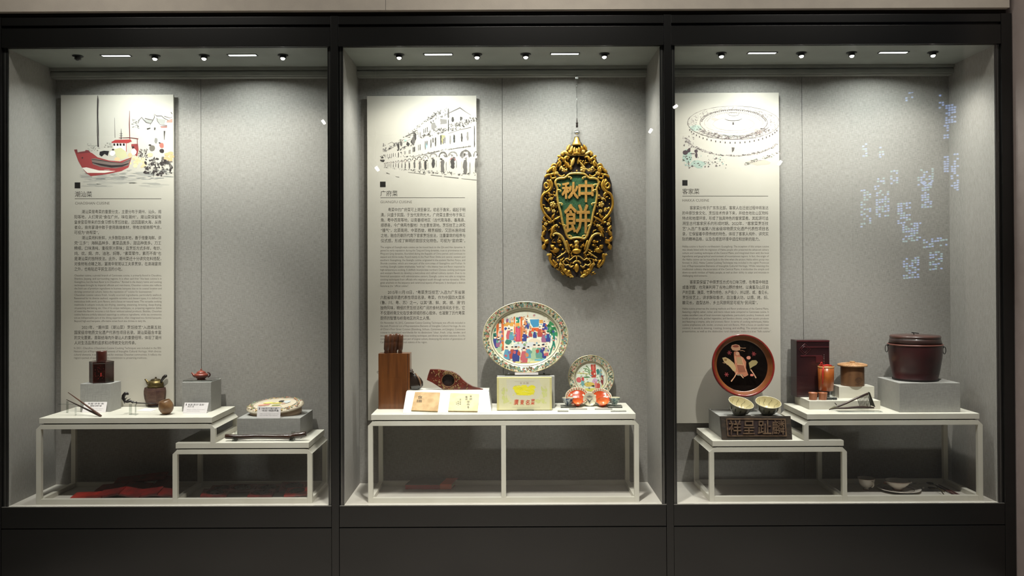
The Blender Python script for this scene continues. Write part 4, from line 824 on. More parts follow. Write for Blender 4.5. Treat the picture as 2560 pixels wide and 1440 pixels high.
# bird and leaves at the top centre
leaf(1418, 411, 6, 11, -35, 'wing', GOLD, False); leaf(1432, 404, 5, 12, 20, 'bird_body', GOLD2, False); leaf(1446, 401, 4, 10, 8, 'leaf', GOLD, False); leaf(1456, 413, 4, 15, -38, 'wing', GOLD2, False); leaf(1427, 419, 5, 6, 0, 'leaf', GOLD, False)
def flower(x, y, r_, both=True):
    for fn in ((lambda p: p), mir)[:2 if both else 1]:
        q = fn((x, y)); s_ = mpp(SY); mb = MB()
        for k in range(5):
            a = 2*math.pi*k/5; mb.ell(P(q[0]+r_*.62*math.cos(a), q[1]+r_*.62*math.sin(a), SY-.002), (r_*.46*s_, .006, r_*.46*s_), None, 8)
        mb.ell(P(q[0], q[1], SY-.007), (r_*.3*s_, .005, r_*.3*s_), None, 8); mb.build('flower', GOLD2, sign)
for x, y, r_ in ((1382, 511, 7.5), (1378, 497, 4), (1372, 526, 4), (1384, 528, 5), (1392, 433, 4.5), (1409, 425, 5.5), (1391, 564, 4), (1364, 560, 4.5), (1370, 637, 3.5), (1401, 661, 4), (1395, 651, 3), (1387, 489, 3)): flower(x, y, r_)
flower(1458, 423, 8, False); leaf(1442, 427, 2.5, 2.5, 0, 'bead', GOLD2, False)
# vase at the lower centre and bat below
s_ = mpp(SY)
leaf(1441.5, 606, 6.5, 5.5, 0, 'vase_head', GOLD2, False, -.004); leaf(1441.5, 628, 11.5, 7, 0, 'vase_belly', GOLD, False, -.004); leaf(1441.5, 616, 6, 7, 0, 'vase_neck', GOLD, False, -.002); leaf(1428, 614, 6, 3.4, 30, 'vase_wing'); leaf(1432, 618, 4, 3, 0, 'vase_wing')
gt([(1441.5, 640), (1441.5, 655)], 1.8, 'stem', GOLD, False); leaf(1441.5, 670, 6, 11, 0, 'bat_body', GOLD, False, -.003); gs([(1433, 659, 1.8), (1437, 654, 2.2), (1441.5, 653, 2.4)], m=GOLD2)
for k in range(70):       # small carved filler buds between the scrolls
    pass
mb = MB()
for k in range(380):
    y = rnd(395, 690); hw_ = max(10, 86*math.sin(max(.12, min(1, (y-352)/150))*math.pi/2) if y < 560 else 86-(y-560)*.32); x = MX+random.choice((-1, 1))*rnd(8, hw_)
    inner = 56-(max(0, y-440))*.165
    if 430 < y < 600 and abs(x-MX) < inner+4: continue
    if k % 2: r_ = rnd(1.2, 2.6); mb.ell(P(x, y, SY+.006+rnd(-.003, .004)), (r_*s_*rnd(.7, 1.4), .006, r_*s_*rnd(.7, 1.4)), Matrix.Rotation(rnd(0, 3), 3, 'Y'), 6)
    else: leafmesh((x, y), rnd(1.8, 3.4)*s_, rnd(3, 6)*s_, rnd(0, 6.3), SY+.006+rnd(-.003, .003), '', None, mb)
mb.build('carved_buds', GOLD, sign, stuff=True)
# lotus crown
for k, (x, y, a, b, r_) in enumerate(((1421, 369, 5, 9, 28), (1463, 369, 5, 9, -28), (1429, 372, 6, 8, 20), (1455, 372, 6, 8, -20), (1436, 375, 5, 8, 8), (1448, 375, 5, 8, -8), (1442, 377, 5, 7, 0), (1426, 379, 7, 4.5, 40), (1458, 379, 7, 4.5, -40), (1442, 383, 12, 3.4, 0))):
    leaf(x, y, a, b, r_, 'petal', GOLD if k % 2 else GOLD2, False, -.002*k)
bc = P(1441.5, 364, SY+.004)
MB().lathe([(.026, 0), (.024, .008), (.016, .026), (.0115, .040), (.009, .046), (.001, .048)], Tm(*bc), 16).build('bud', GOLD2, sign)
MB().tube([P(1433, 358, SY+.004), P(1437, 342, SY+.004), P(1446, 342, SY+.004), P(1451, 358, SY+.004)], .0022, 8).build('yoke', mat('dark_iron', (44, 38, 34), .5, .6), sign)
PINE = mat('chrome_finial', (200, 200, 196), .2, .9)
MB().lathe([(.009, 0), (.0175, .006), (.017, .013), (.011, .020), (.006, .024)], Tm(*P(1442.5, 336, SY+.004)), 20).build('finial_ball', PINE, sign)
MB().lathe([(.0055, 0), (.0065, .004), (.006, .018), (.0055, .020), (.0068, .022), (.0068, .026), (.0048, .028), (.002, .050), (.0008, .054)], Tm(*P(1442.5, 318.5, SY+.004)), 16).build('finial_spike', mat('dark_iron', (0, 0, 0)), sign)
# characters
def relief(s, box, mname, ymid, th, parent, nm, off=.03, m=None, Ms=None):
    vs, fs = glyphs(s, 0, .5); a = min(v[0] for v in vs); b = max(v[0] for v in vs); c_ = min(v[1] for v in vs); d = max(v[1] for v in vs)
    x0, y0, x1, y1 = box; mb = MB()
    f = Ms or (lambda px, py, l: P(px, py, ymid-l))
    for k_, (dx, dy) in enumerate(((0, 0), (-off, off), (off, off), (-off, -off), (off, -off), (0, off*1.3), (0, -off*1.3))):
        mb.add([f(x0+(v[0]-a)/(b-a)*(x1-x0)+dx*30, y1-(v[1]-c_)/(d-c_)*(y1-y0)+dy*30, (v[2]+.5)*(th+k_*.00012)) for v in vs], fs)
    return mb.build(nm, m, parent, stuff=False)
GCH = mat('old_gold_lettering', (196, 150, 78), .45, .35, (172, 126, 60), (80, 80, 80))
relief('秋', (1405, 456, 1446, 496), '', SY+.006, .007, sign, 'character', .035, GCH)
relief('中', (1447, 452, 1483, 504), '', SY+.006, .007, sign, 'character', .04, GCH)
relief('餅', (1411, 511, 1475, 583), '', SY+.006, .007, sign, 'character', .03, GCH)
w_ = thing('hanging_wire', 'thin steel wire with crimps holding the gold sign', 'wire', P(1442.5, 293, SY+.004))
WIRE = mat('steel_wire', (120, 118, 114), .3, .8)
top = P(1441.5, 199, SY+.004); MB().tube([P(1442.5, 292, SY+.004), P(1441.5, 218, SY+.004)], .0012, 6).build('wire', WIRE, w_)
MB().tube([P(1441.5, 218, SY+.004), P(1440, 207, SY+.004), P(1441, 198, SY+.004), P(1444.5, 203, SY+.004), P(1443, 214, SY+.004)], .0007, 6).build('loop', WIRE, w_)
MB().tube([P(1441.5, 219, SY+.004), P(1441.5, 211, SY+.004)], .004, 8).build('crimp', PINE, w_)
a = P(1442, 196.5, SY+.004); MB().box(a.x-.0075, a.x+.0075, SY-.004, SY+.012, a.z-.004, a.z+.009).build('rail_clip', PINE, w_, bevel=.001)
MB().tube([a+Vector((.0, .004, .008)), a+Vector((0, .0045, .045))], .0014, 6).build('hook_rod', WIRE, w_)

# wooden case with knob
Bx0 = PZ(946, 1023, Z3); Yb = Bx0.y
x0, x1 = P(946, 950, Yb).x, P(1024.5, 950, Yb).x; zt_ = P(980, 884, Yb).z
WD = mat('walnut', (112, 66, 30), .35, 0, (84, 46, 20), (50, 50, 4), coat=.35)
t = thing('wooden_case', 'upright brown wooden case with small metal ring knobs', 'case', ((x0+x1)/2, Yb+.04, Z3))
MB().box(x0, x1, Yb, Yb+.085, Z3, zt_).build('body', WD, t, bevel=.0012)
MB().box(x1-.012, x1-.0095, Yb-.0008, Yb+.0005, Z3, zt_).build('door_seam', mat('seam', (40, 22, 12), .6), t)
for xx, zz in ((x0-.004, P(943, 931, Yb).z), (x1+.004, P(1027, 928, Yb).z)):
    MB().tube([(xx+.005*math.cos(q*.785), Yb+.01, zz+.005*math.sin(q*.785)) for q in range(8)], .0011, 6, closed=True).build('ring_knob', PINE, t)
# turned wooden pestles on the case
PW = mat('turned_dark_wood', (96, 58, 34), .35, 0, (58, 34, 22), (40, 40, 6), coat=.3)
for i, (bt, tp, r1, lb) in enumerate((((967, 880), (969, 837), 8.2, 'leftmost and thickest of four turned wooden pieces on the case'), ((978, 881), (980, 835), 7.4, 'second turned wooden piece on the wooden case'), ((986, 880), (995, 834), 7.6, 'third turned wooden piece, leaning to the right, on the case'), ((1000, 878), (1003, 836), 6.4, 'rightmost and slimmest turned wooden piece on the case'))):
    Yp = Yb+(.022, .034, .046, .03)[i]; s_ = mpp(Yp); b_ = P(*bt, Yp); b_.z = zt_; e = P(*tp, Yp); ax = e-b_; L = ax.length; q = ax.to_track_quat('Z', 'Y').to_matrix().to_4x4(); r_ = r1*s_
    MB().lathe([(r_*.8, 0), (r_*.86, L*.06), (r_*.74, L*.13), (r_*.98, L*.22), (r_*1.0, L*.55), (r_*.93, L*.58), (r_*.98, L*.61), (r_*.94, L*.78), (r_*.9, L*.8), (r_*.92, L*.95), (r_*.7, L*.99), (r_*.2, L)], Tm(*b_) @ q, 20).build('turned_piece', PW, None, label=lb, cat='wooden tool', group='turned wooden pieces on the wooden case')
# sloped white stand with two booklets
a = PZ(1007, 1034, Z3); Yf = a.y; xl = a.x; xr = PZ(1229, 1032, Z3).x; Yt = Yf+.10
ztp = P(1100, 978.5, Yt).z
st = thing('sloped_stand', 'wide white sloped stand carrying two old booklets', 'stand', ((xl+xr)/2, Yf+.08, Z3))
xl2 = P(1016, 978.5, Yt).x; xr2 = P(1222, 978, Yt).x
MB().add([(xl, Yf, Z3), (xr, Yf, Z3), (xr, Yf+.24, Z3), (xl, Yf+.24, Z3), (xl, Yf, Z3+.003), (xr, Yf, Z3+.003), (xr2, Yt, ztp), (xl2, Yt, ztp), (xr2, Yf+.24, ztp), (xl2, Yf+.24, ztp)],
         [(0, 1, 5, 4), (4, 5, 6, 7), (7, 6, 8, 9), (1, 2, 8, 6, 5), (3, 0, 4, 7, 9), (2, 3, 9, 8), (0, 3, 2, 1)]).build('slope', mat('frosted_white', (226, 226, 218), .3), st)
sn = Vector((0, -(ztp-Z3-.003), (Yt-Yf))).normalized(); 
if sn.y > 0: sn = -sn
sn = Vector((0, -(ztp-Z3-.003), .10)).normalized(); sp = Vector((xl, Yf, Z3+.003))
def booklet(label, q4, cover, texts, th=.008):
    q = [PP(*p, sp, sn) for p in q4]; t = thing('booklet', label, 'booklet', (q[2]+q[3])/2, 'old booklets on the sloped stand')
    MB().hexa([p+sn*(th-.0015) for p in q], [p+sn*.0003 for p in q]).build('pages', mat('old_paper', (196, 176, 132), .8, 0, (150, 126, 84), (10, 10, 900)), t)
    MB().hexa([p+sn*th for p in q], [p+sn*(th-.0015) for p in q]).build('cover', cover, t)
    mb = MB()
    for (s, x0, y0, x1, y1) in texts:
        vs, fs = glyphs(s, 0); a = min(v[0] for v in vs); b = max(v[0] for v in vs); c_ = min(v[1] for v in vs); d = max(v[1] for v in vs)
        pp = sp+sn*(th+.0004)
        mb.add([PP(x0+(v[0]-a)/(b-a)*(x1-x0), y1-(v[1]-c_)/(d-c_)*(y1-y0), pp, sn) for v in vs], fs)
    mb.build('cover_text', flat((56, 44, 34)), t, stuff=True)
booklet('tan paper booklet with two large brush characters', [(1038, 982), (1100.5, 983.5), (1094.5, 1030), (1028.5, 1027.5)], mat('tan_cover', (196, 166, 124), .8, 0, (174, 142, 100), (30, 30, 30), bump=.3),
        [('食', 1044, 989, 1056.5, 997), ('譜', 1041.5, 999, 1055, 1006)])
booklet('pale yellow booklet with columns of handwritten characters', [(1126, 985), (1198, 987), (1194, 1030), (1120.5, 1029)], mat('cream_cover', (204, 198, 160), .8, 0, (192, 184, 144), (30, 30, 30), bump=.2),
        [('粵', 1163, 990, 1169, 995), ('菜', 1163, 996, 1169, 1000), ('烹', 1174, 989, 1180, 994), ('調', 1174, 995, 1180, 1000), ('手', 1167, 1002, 1175, 1008), ('冊', 1167, 1009, 1174, 1014), ('卷', 1168, 1015, 1173, 1021),
         ('廣', 1149, 997, 1152.5, 1000), ('州', 1149, 1001, 1152.5, 1004), ('酒', 1149, 1005, 1152.5, 1008), ('家', 1149, 1009, 1152.5, 1012), ('同', 1144, 1003, 1147, 1006), ('業', 1144, 1007, 1147, 1010), ('印', 1144, 1011, 1147, 1014), ('公', 1140, 1005, 1142.5, 1007.5), ('會', 1140, 1009, 1142.5, 1011.5)])
card('white museum label in front of the wooden case', (949, 994.6), (1007, 994), (1005, 1022.5), (948.5, 1022.5), Z3, [('清代“月饼模具”及工具箱', .18, .86, .66, .17, K1), ('Qing Dynasty mooncake tools and', .22, .8, .34, .08, K2), ('their wooden carrying case', .2, .64, .2, .08, K2)], lean=.3)
# leather pouch (gourd) behind the stand
c = P(1045, 976.5, Yf+.17); c.z = ztp; s_ = mpp(c.y)
t = thing('gourd_flask', 'dark glossy gourd-shaped flask with corded neck beside the case', 'flask', c)
Mt = Tm(c.x, c.y, c.z) @ Matrix.Rotation(R(-20), 4, 'Y') @ Matrix.Diagonal((1, .6, 1, 1))
GL = mat('dark_glossy_hide', (44, 34, 28), .2, 0, (28, 22, 20), (20, 20, 20), coat=.7)
MB().lathe([(.020, .002), (.034, .012), (.040, .030), (.037, .050), (.026, .072), (.014, .088), (.009, .096)], Mt, 28).build('body', GL, t)
MB().tube([Mt @ Vector((.020*1, -.05, z_*.9+.01)) if False else Mt @ Vector((.018+.012*math.sin(z_*35), -.058+abs(z_-.04)*.6, z_)) for z_ in (.012, .03, .05, .07, .088)], [.003, .0045, .0045, .004, .003], 8).build('seam_ridge', mat('tan_leather', (112, 84, 62), .4), t)
MB().lathe([(.009, .094), (.013, .098), (.009, .104), (.012, .110), (.007, .116)], Mt, 14).build('neck', mat('cord_brown', (60, 40, 30), .6), t)
MB().tube([P(1036, 936, c.y-.01), P(1030, 931, c.y-.012), P(1027, 928, c.y-.012)], .0022, 8).build('cord', mat('cord_brown', (60, 40, 30), .6), t)
# carved mould
Ym = Yf+.16
out = [(1075, 923.5), (1096, 923.8), (1112, 926.5), (1130, 929.5), (1141, 935), (1149, 941), (1157, 950), (1168, 959), (1182, 967), (1196, 971), (1207.5, 974), (1205, 976.3), (1190, 976), (1172, 975), (1158, 974.6), (1146, 976.3), (1134, 977.2), (1120, 977), (1108, 974), (1094, 965), (1080, 956), (1067, 950), (1070, 938)]
MW = mat('red_brown_carved_wood', (104, 40, 28), .35, 0, (72, 26, 20), (30, 30, 30), coat=.4)
t = thing('cake_mould', 'carved red-brown wooden cake mould with round hollow and pointed handle', 'mould', P(1135, 977, Ym))
hc = (1120.5, 951); hr = 15.5
# board with a real hole: quads between outline and hole
n = 48; ho = [(hc[0]+hr*math.cos(2*math.pi*k/n), hc[1]+hr*math.sin(2*math.pi*k/n)) for k in range(n)]
def hit(a):
    best = None; d = (math.cos(a), math.sin(a))
    for i in range(len(out)):
        p, q = out[i], out[(i+1) % len(out)]; ex, ey = q[0]-p[0], q[1]-p[1]; den = d[0]*ey-d[1]*ex
        if abs(den) < 1e-9: continue
        t_ = ((p[0]-hc[0])*ey-(p[1]-hc[1])*ex)/den; u_ = ((p[0]-hc[0])*d[1]-(p[1]-hc[1])*d[0])/den
        if t_ > 0 and -1e-6 <= u_ <= 1+1e-6 and (best is None or t_ > best): best = t_
    return (hc[0]+d[0]*best, hc[1]+d[1]*best)
angs = sorted(set([2*math.pi*k/n for k in range(n)]+[math.atan2(p[1]-hc[1], p[0]-hc[0]) % (2*math.pi) for p in out])); n = len(angs)
ho = [(hc[0]+hr*math.cos(a), hc[1]+hr*math.sin(a)) for a in angs]; oo = [hit(a) for a in angs]
mb = MB(); vs = [P(*p, Ym) for p in ho]+[P(*p, Ym) for p in oo]+[P(*p, Ym)+Vector((0, .022, 0)) for p in ho]+[P(*p, Ym)+Vector((0, .03, 0)) for p in oo]
fs = []
for i in range(n):
    j = (i+1) % n; fs += [(i, j, n+j, n+i), (n+i, n+j, 3*n+j, 3*n+i), (j, i, 2*n+i, 2*n+j)]
fs += [tuple(2*n+i for i in range(n)), tuple(3*n+i for i in reversed(range(n)))]
mb.add(vs, fs); mb.build('board', MW, t)
mb = MB(); mb.add([P(hc[0]+(hr-.4)*math.cos(a), hc[1]+(hr-.4)*math.sin(a), Ym+.0205) for a in angs], [tuple(range(n))]); mb.build('hollow', mat('dark_hollow', (40, 18, 12), .5, 0, (22, 10, 8), (160, 160, 160), bump=.6), t)
mb = MB(); GM = mat('worn_gilt_relief', (140, 112, 70), .5, .3, (96, 70, 44), (60, 60, 60))
for k in range(150):
    a = rnd(0, 2*math.pi); q = rnd(.08, .80); o_ = hit(a); x = hc[0]+(hr+2)*math.cos(a)+(o_[0]-hc[0]-(hr+2)*math.cos(a))*q; y = hc[1]+(hr+2)*math.sin(a)+(o_[1]-hc[1]-(hr+2)*math.sin(a))*q
    if x < 1078 or x > 1172: continue
    r_ = rnd(1.0, 2.6)*mpp(Ym); mb.ell(P(x, y, Ym-.0005), (r_*rnd(.6, 1.6), .003, r_*rnd(.5, 1)), Matrix.Rotation(rnd(0, 3), 3, 'Y'), 6)
mb.build('carved_relief', GM, t, stuff=True)
MB().tube([P(hc[0]+(hr+.7)*math.cos(2*math.pi*k/36), hc[1]+(hr+.7)*math.sin(2*math.pi*k/36), Ym-.0005) for k in range(36)], .0014, 6, closed=True).build('hollow_rim', GM, t)
# yellow gift box
Yg = PZ(1300, 1026.5, Z3).y
q = [P(1242, 944.5, Yg), P(1379.5, 943.5, Yg), P(1379.5, 1024, Yg), P(1242.5, 1024.5, Yg)]
zb_ = Z3+.003; q[2].z = q[3].z = zb_; ztg = (q[0].z+q[1].z)/2; q[0].z = q[1].z = ztg; q[3].x = q[0].x; q[2].x = q[1].x
CB = mat('pale_yellow_card', (214, 206, 148), .5, 0, (206, 196, 138), (20, 20, 20)); CB2 = mat('cream_card', (230, 222, 178), .5)
t = thing('gift_box', 'pale yellow printed gift box with red calligraphy standing upright', 'box', ((q[0].x+q[1].x)/2, Yg, Z3))
MB().box(q[0].x, q[1].x, Yg, Yg+.03, zb_, ztg).build('carton', CB, t, bevel=.001)
SG = surfY(Yg-.0002); pr = Print(SG, lambda u, v: (1230+u/12., 920+v/12.))
pr.poly([(210, 310), (1730, 305), (1735, 1255), (215, 1260)], (214, 210, 174), 1)
pr.poly([(430, 340), (1400, 340), (1490, 520), (1500, 760), (1330, 960), (600, 960), (440, 760), (440, 520)], (210, 206, 184), 2)
for sx_ in (0, 1):
    f = (lambda x: x) if not sx_ else (lambda x: 1950-x)
    for k in range(16): pr.blob(f(rnd(320, 460)), rnd(600, 1040), rnd(12, 34), rnd(30, 80), (204, 208, 138), 3, 7, .3)
    for k in range(10): pr.blob(f(rnd(380, 640)), rnd(930, 1050), rnd(30, 60), rnd(12, 30), (206, 208, 142), 3, 7, .3)
    for k in range(10): pr.st([(f(rnd(260, 330)), y0_ := rnd(500, 960)), (f(rnd(360, 420)), y0_-40)], 6, (214, 206, 160), 3)
YL = (232, 222, 60)
for (x, y, a, b) in ((760, 600, 130, 80), (960, 590, 120, 90), (1180, 600, 120, 80), (800, 700, 140, 80), (1160, 700, 140, 80), (970, 700, 150, 90), (970, 790, 260, 30)): pr.blob(x, y, a, b, YL, 3, 12, .15)
for k in range(20):
    x = rnd(660, 1270); y = rnd(540, 760); pr.st([(x, y), (x+rnd(40, 90), y+rnd(-30, 30)), (x+rnd(90, 150), y+rnd(-20, 30))], [4, 9, 3], random.choice([(196, 186, 40), (240, 236, 160), (214, 204, 40)]), 4)
for k in range(18): x = rnd(640, 1300); pr.blob(x, rnd(770, 830), 30, 7, (236, 226, 90), 3, 6, .3)
for (s_, x0, x1, y, h, c_) in (('GUANGDONG CONFECTIONERY', 680, 1270, 412, 22, (176, 160, 150)), ('食 品 類', 830, 1100, 468, 44, (172, 150, 140)), ('GUANGDONG FAMOUS DISHES AND PASTRIES', 610, 1440, 1185, 24, (170, 168, 150))):
    vs, fs = glyphs(s_, 0); a = min(v[0] for v in vs); b = max(v[0] for v in vs); pr.mb.use(flat(c_)); pr.mb.add([SG(*pr.tr(x0+(v[0]-a)/(b-a)*(x1-x0), y-v[1]*h), .0014) for v in vs], fs)
for s_, x0, x1, y0, y1 in (('廣', 660, 795, 935, 1110), ('東', 845, 960, 950, 1110), ('名', 1010, 1130, 955, 1110), ('菜', 1165, 1280, 925, 1110)):
    vs, fs = glyphs(s_, 0); a = min(v[0] for v in vs); b = max(v[0] for v in vs); c0 = min(v[1] for v in vs); d0 = max(v[1] for v in vs); pr.mb.use(flat((206, 66, 48)))
    pr.mb.add([SG(*pr.tr(x0+(v[0]-a)/(b-a)*(x1-x0)+(y1-(v[1]-c0)/(d0-c0)*(y1-y0)-1020)*-.12, y1-(v[1]-c0)/(d0-c0)*(y1-y0)), .0014) for v in vs], fs)
pr.build('printed_front', t)
a = PZ(1293, 1030, Z3); b = PZ(1335, 1030, Z3); MB().box(a.x, b.x, Yg-.016, Yg-.001, Z3, Z3+.008).build('clear_clip', M_ACRE, None, bevel=.001, label='small clear clip at the foot of the yellow gift box', cat='stand')
# famille rose dishes
PORW = mat('white_porcelain', (206, 202, 176), .2, 0, (198, 192, 166), (10, 10, 10), coat=.7)
def dish(name, label, cpx, Y, rx, ry, tilt, well, depth, zbase, group):
    c = P(*cpx, Y); s_ = mpp(Y); M_ = Tm(*c) @ Matrix.Rotation(R(90-tilt), 4, 'X') @ Matrix.Diagonal((rx*s_, ry*s_/math.cos(R(tilt)), 1, 1))
    t = thing(name, label, 'dish', (c.x, c.y, zbase), group)
    w = well
    MB().lathe([(.001, -depth), (w-.05, -depth), (w-.01, -depth*.75), (w+.03, -depth*.15), (.97, .002), (1.0, .003), (1.0, -.001), (.98, -.003), (w+.02, -depth*.55), (w-.08, -depth-.007), (.001, -depth-.007)], M_, 64).build('body', PORW, t)
    def S(u, v, l=0):      # u,v in unit disc (v up), returns point on the face
        q = math.hypot(u, v); z = -depth if q < w-.05 else (-depth+(q-w+.05)/.08*depth*.85 if q < w+.03 else -depth*.15+(q-w-.03)/(.97-w-.03)*(depth*.15+.002))
        return M_ @ Vector((u, v, z+l))
    mb = MB(); pal = [(86, 96, 72), (120, 134, 104), (176, 108, 96), (98, 130, 124), (70, 74, 58), (150, 150, 96), (92, 76, 60), (196, 160, 140), (112, 146, 142)]
    for k in range(760 if rx > 80 else 460):
        a = rnd(0, 2*math.pi); q = rnd(w+.05, .965); x, y = q*math.cos(a), q*math.sin(a); r1 = rnd(.014, .034)*(1 if rx > 80 else 1.3); mb.use(flat(random.choice(pal), .3)); ro = rnd(0, 3); el = rnd(.4, .9)
        mb.poly([S(x+r1*(math.cos(e)*math.cos(ro)-el*math.sin(e)*math.sin(ro)), y+r1*(rx/ry)*(math.cos(e)*math.sin(ro)+el*math.sin(e)*math.cos(ro)), .0008+rnd(0, .0006)) for e in (0, 1.05, 2.1, 3.14, 4.2, 5.25)])
    mb.build('border_flowers', None, t, stuff=True)
    MB().tube([S(.985*math.cos(2*math.pi*k/72), .985*math.sin(2*math.pi*k/72), .001) for k in range(72)], .0012, 6, closed=True).build('gilt_rim', mat('rim_gilt', (190, 170, 120), .3, .5), t)
    MB().tube([S((w-.0)*math.cos(2*math.pi*k/72), (w-.0)*math.sin(2*math.pi*k/72), .0012) for k in range(72)], .0011, 6, closed=True).build('inner_line', flat((96, 92, 70), .4), t)
    return t, S, (lambda u, v, l=0: M_ @ Vector((u, v, -depth+l)))
Yd = RH['y0']+.055
t, SD0, SD = dish('oval_dish', 'large oval porcelain dish painted with a crowded palace scene', (1313.8, 842.5), Yd, 107.5, 88.5, 9, .80, .020, RH['z1'], 'famille rose dishes')
def zd(u, v): return ((u-890)/775., -(v-730)/637.)
dp = Print(lambda a, b, l=0: SD(a, b, .0006+l*1.2), zd)
def rect(x0, y0, x1, y1, c, l=2): dp.poly([(x0, y0), (x1, y0), (x1, y1), (x0, y1)], c, l)
# ground
pts = [(890+560*math.cos(2*math.pi*k/40), 730+455*math.sin(2*math.pi*k/40)) for k in range(40)]; dp.poly(pts, (222, 222, 204), 0)
for x0, y0, x1, y1, c_ in ((365, 480, 410, 760, (196, 96, 44)), (455, 390, 500, 960, (202, 104, 50)), (680, 360, 705, 810, (206, 116, 56)), (800, 360, 835, 800, (200, 104, 48)), (500, 460, 680, 530, (204, 150, 70)), (500, 380, 680, 460, (200, 196, 180)),
                           (710, 540, 798, 806, (178, 58, 88)), (722, 372, 782, 470, (36, 130, 104)), (712, 470, 790, 535, (214, 150, 70)), (500, 535, 680, 800, (220, 216, 196)), (835, 370, 1290, 700, (222, 216, 196)), (365, 420, 460, 480, (84, 66, 40)),
                           (1000, 560, 1140, 630, (206, 92, 44)), (1140, 420, 1210, 480, (204, 150, 80))): rect(x0, y0, x1, y1, c_, 1 if c_[0] > 215 else 2)
dp.poly([(970, 410), (1140, 410), (1130, 540), (1030, 552), (985, 480)], (64, 134, 172), 3)
rect(728, 560, 782, 790, (198, 84, 110), 3)
for k in range(26): dp.blob(rnd(1290, 1480), rnd(480, 690), rnd(22, 46), rnd(18, 40), random.choice([(40, 110, 66), (58, 134, 84), (30, 88, 60)]), 2, 8, .3)
dp.st([(1400, 640), (1405, 760), (1390, 860), (1350, 960), (1320, 1045)], [44, 36, 30, 26, 20], (36, 118, 98), 3); dp.st([(1405, 820), (1420, 900), (1400, 1010)], [26, 24, 16], (36, 118, 98), 3)
for k in range(16): dp.blob(rnd(275, 350), rnd(560, 800), rnd(14, 30), rnd(20, 40), random.choice([(34, 100, 84), (50, 120, 96)]), 2, 7, .3)
dp.blob(580, 810, 60, 44, (60, 122, 104), 3, 9, .15)
def fig(x, y, h, c, c2=None):
    w_ = h*.22; dp.poly([(x-w_*.6, y-h*.72), (x+w_*.6, y-h*.72), (x+w_*1.1, y-h*.25), (x+w_*.95, y), (x-w_*.95, y), (x-w_*1.1, y-h*.3)], c, 4)
    dp.blob(x+w_*.9, y-h*.5, w_*.5, h*.14, c2 or c, 5, 7, .2); dp.blob(x, y-h*.82, w_*.5, h*.1, (232, 206, 186), 5, 8, .05); dp.blob(x, y-h*.91, w_*.45, h*.05, (34, 30, 32), 6, 7, .1)
CO = [(56, 66, 128), (184, 92, 100), (92, 146, 172), (158, 184, 152), (196, 130, 84), (146, 92, 122), (96, 146, 132), (170, 76, 64), (218, 178, 158), (106, 108, 158)]
for (x, y, h, i) in ((550, 1120, 240, 2), (650, 1110, 230, 7), (715, 1155, 280, 0), (860, 1180, 280, 1), (940, 1100, 220, 2), (1050, 1120, 280, 3), (1130, 1100, 250, 6), (1205, 1100, 260, 0), (1260, 1060, 180, 1), (400, 1000, 250, 3), (340, 920, 230, 0), (400, 900, 190, 5),
                     (430, 720, 180, 8), (590, 760, 210, 1), (640, 780, 200, 2), (870, 680, 190, 4), (915, 580, 180, 0), (870, 800, 180, 0), (980, 720, 150, 7), (1060, 740, 150, 0), (1150, 720, 190, 7), (1235, 600, 170, 0), (1215, 700, 180, 7), (1220, 820, 190, 5), (1300, 810, 190, 0), (560, 460, 90, 5), (640, 460, 90, 8), (890, 510, 120, 4)):
    fig(x, y, h, CO[i], random.choice(CO))
for (x, y, a, b, c_) in ((820, 870, 130, 40, (196, 204, 208)), (980, 860, 100, 40, (204, 206, 206)), (780, 1110, 110, 30, (206, 206, 150)), (1060, 1120, 150, 30, (190, 206, 160)), (1250, 1130, 200, 24, (110, 180, 196)), (880, 1170, 300, 16, (224, 214, 140)), (1060, 800, 110, 50, (216, 200, 176))): dp.blob(x, y, a, b, c_, 1, 12, .2)
for k in range(170):
    a = rnd(0, 6.28); q = rnd(0, 1)**.5; x, y = 890+570*q*math.cos(a), 735+450*q*math.sin(a)
    dp.blob(x, y, rnd(8, 26), rnd(8, 30), random.choice(CO+[(230, 222, 200), (224, 216, 190), (210, 190, 160), (120, 150, 110), (216, 200, 150)]), random.choice((1, 3, 5)), 6, .4)
dp.build('painted_scene', t)
# clear easel of the oval dish
t = thing('dish_easel', 'clear acrylic easel holding the large oval dish', 'stand', (P(1318, 940, Yd).x, Yd, RH['z1']))
a = P(1262, 940, Yd).x; b = P(1375, 940, Yd).x
MB().box(a, b, Yd-.03, Yd+.03, RH['z1'], RH['z1']+.008).build('base', M_ACRE, t, bevel=.001)
for px_ in (1271, 1360): x_ = P(px_, 930, Yd).x; MB().add([(x_-.005, Yd-.028, RH['z1']+.008), (x_+.005, Yd-.028, RH['z1']+.008), (x_+.002+(-.008 if px_ > 1300 else .008), Yd-.012, RH['z1']+.032), (x_-.003+(-.008 if px_ > 1300 else .008), Yd-.012, RH['z1']+.032), (x_-.005, Yd+.03, RH['z1']+.008), (x_+.005, Yd+.03, RH['z1']+.008), (x_+.003, Yd+.03, RH['z1']+.10), (x_-.003, Yd+.03, RH['z1']+.10)], [(0, 1, 2, 3), (4, 5, 6, 7), (0, 3, 7, 4), (1, 2, 6, 5), (2, 3, 7, 6), (0, 1, 5, 4)]).build('arm', M_ACR, t)
MB().box(P(1287, 935, Yd).x, P(1345, 935, Yd).x, Yd-.034, Yd-.031, RH['z1']+.006, RH['z1']+.018).build('name_strip', M_CARD, t)
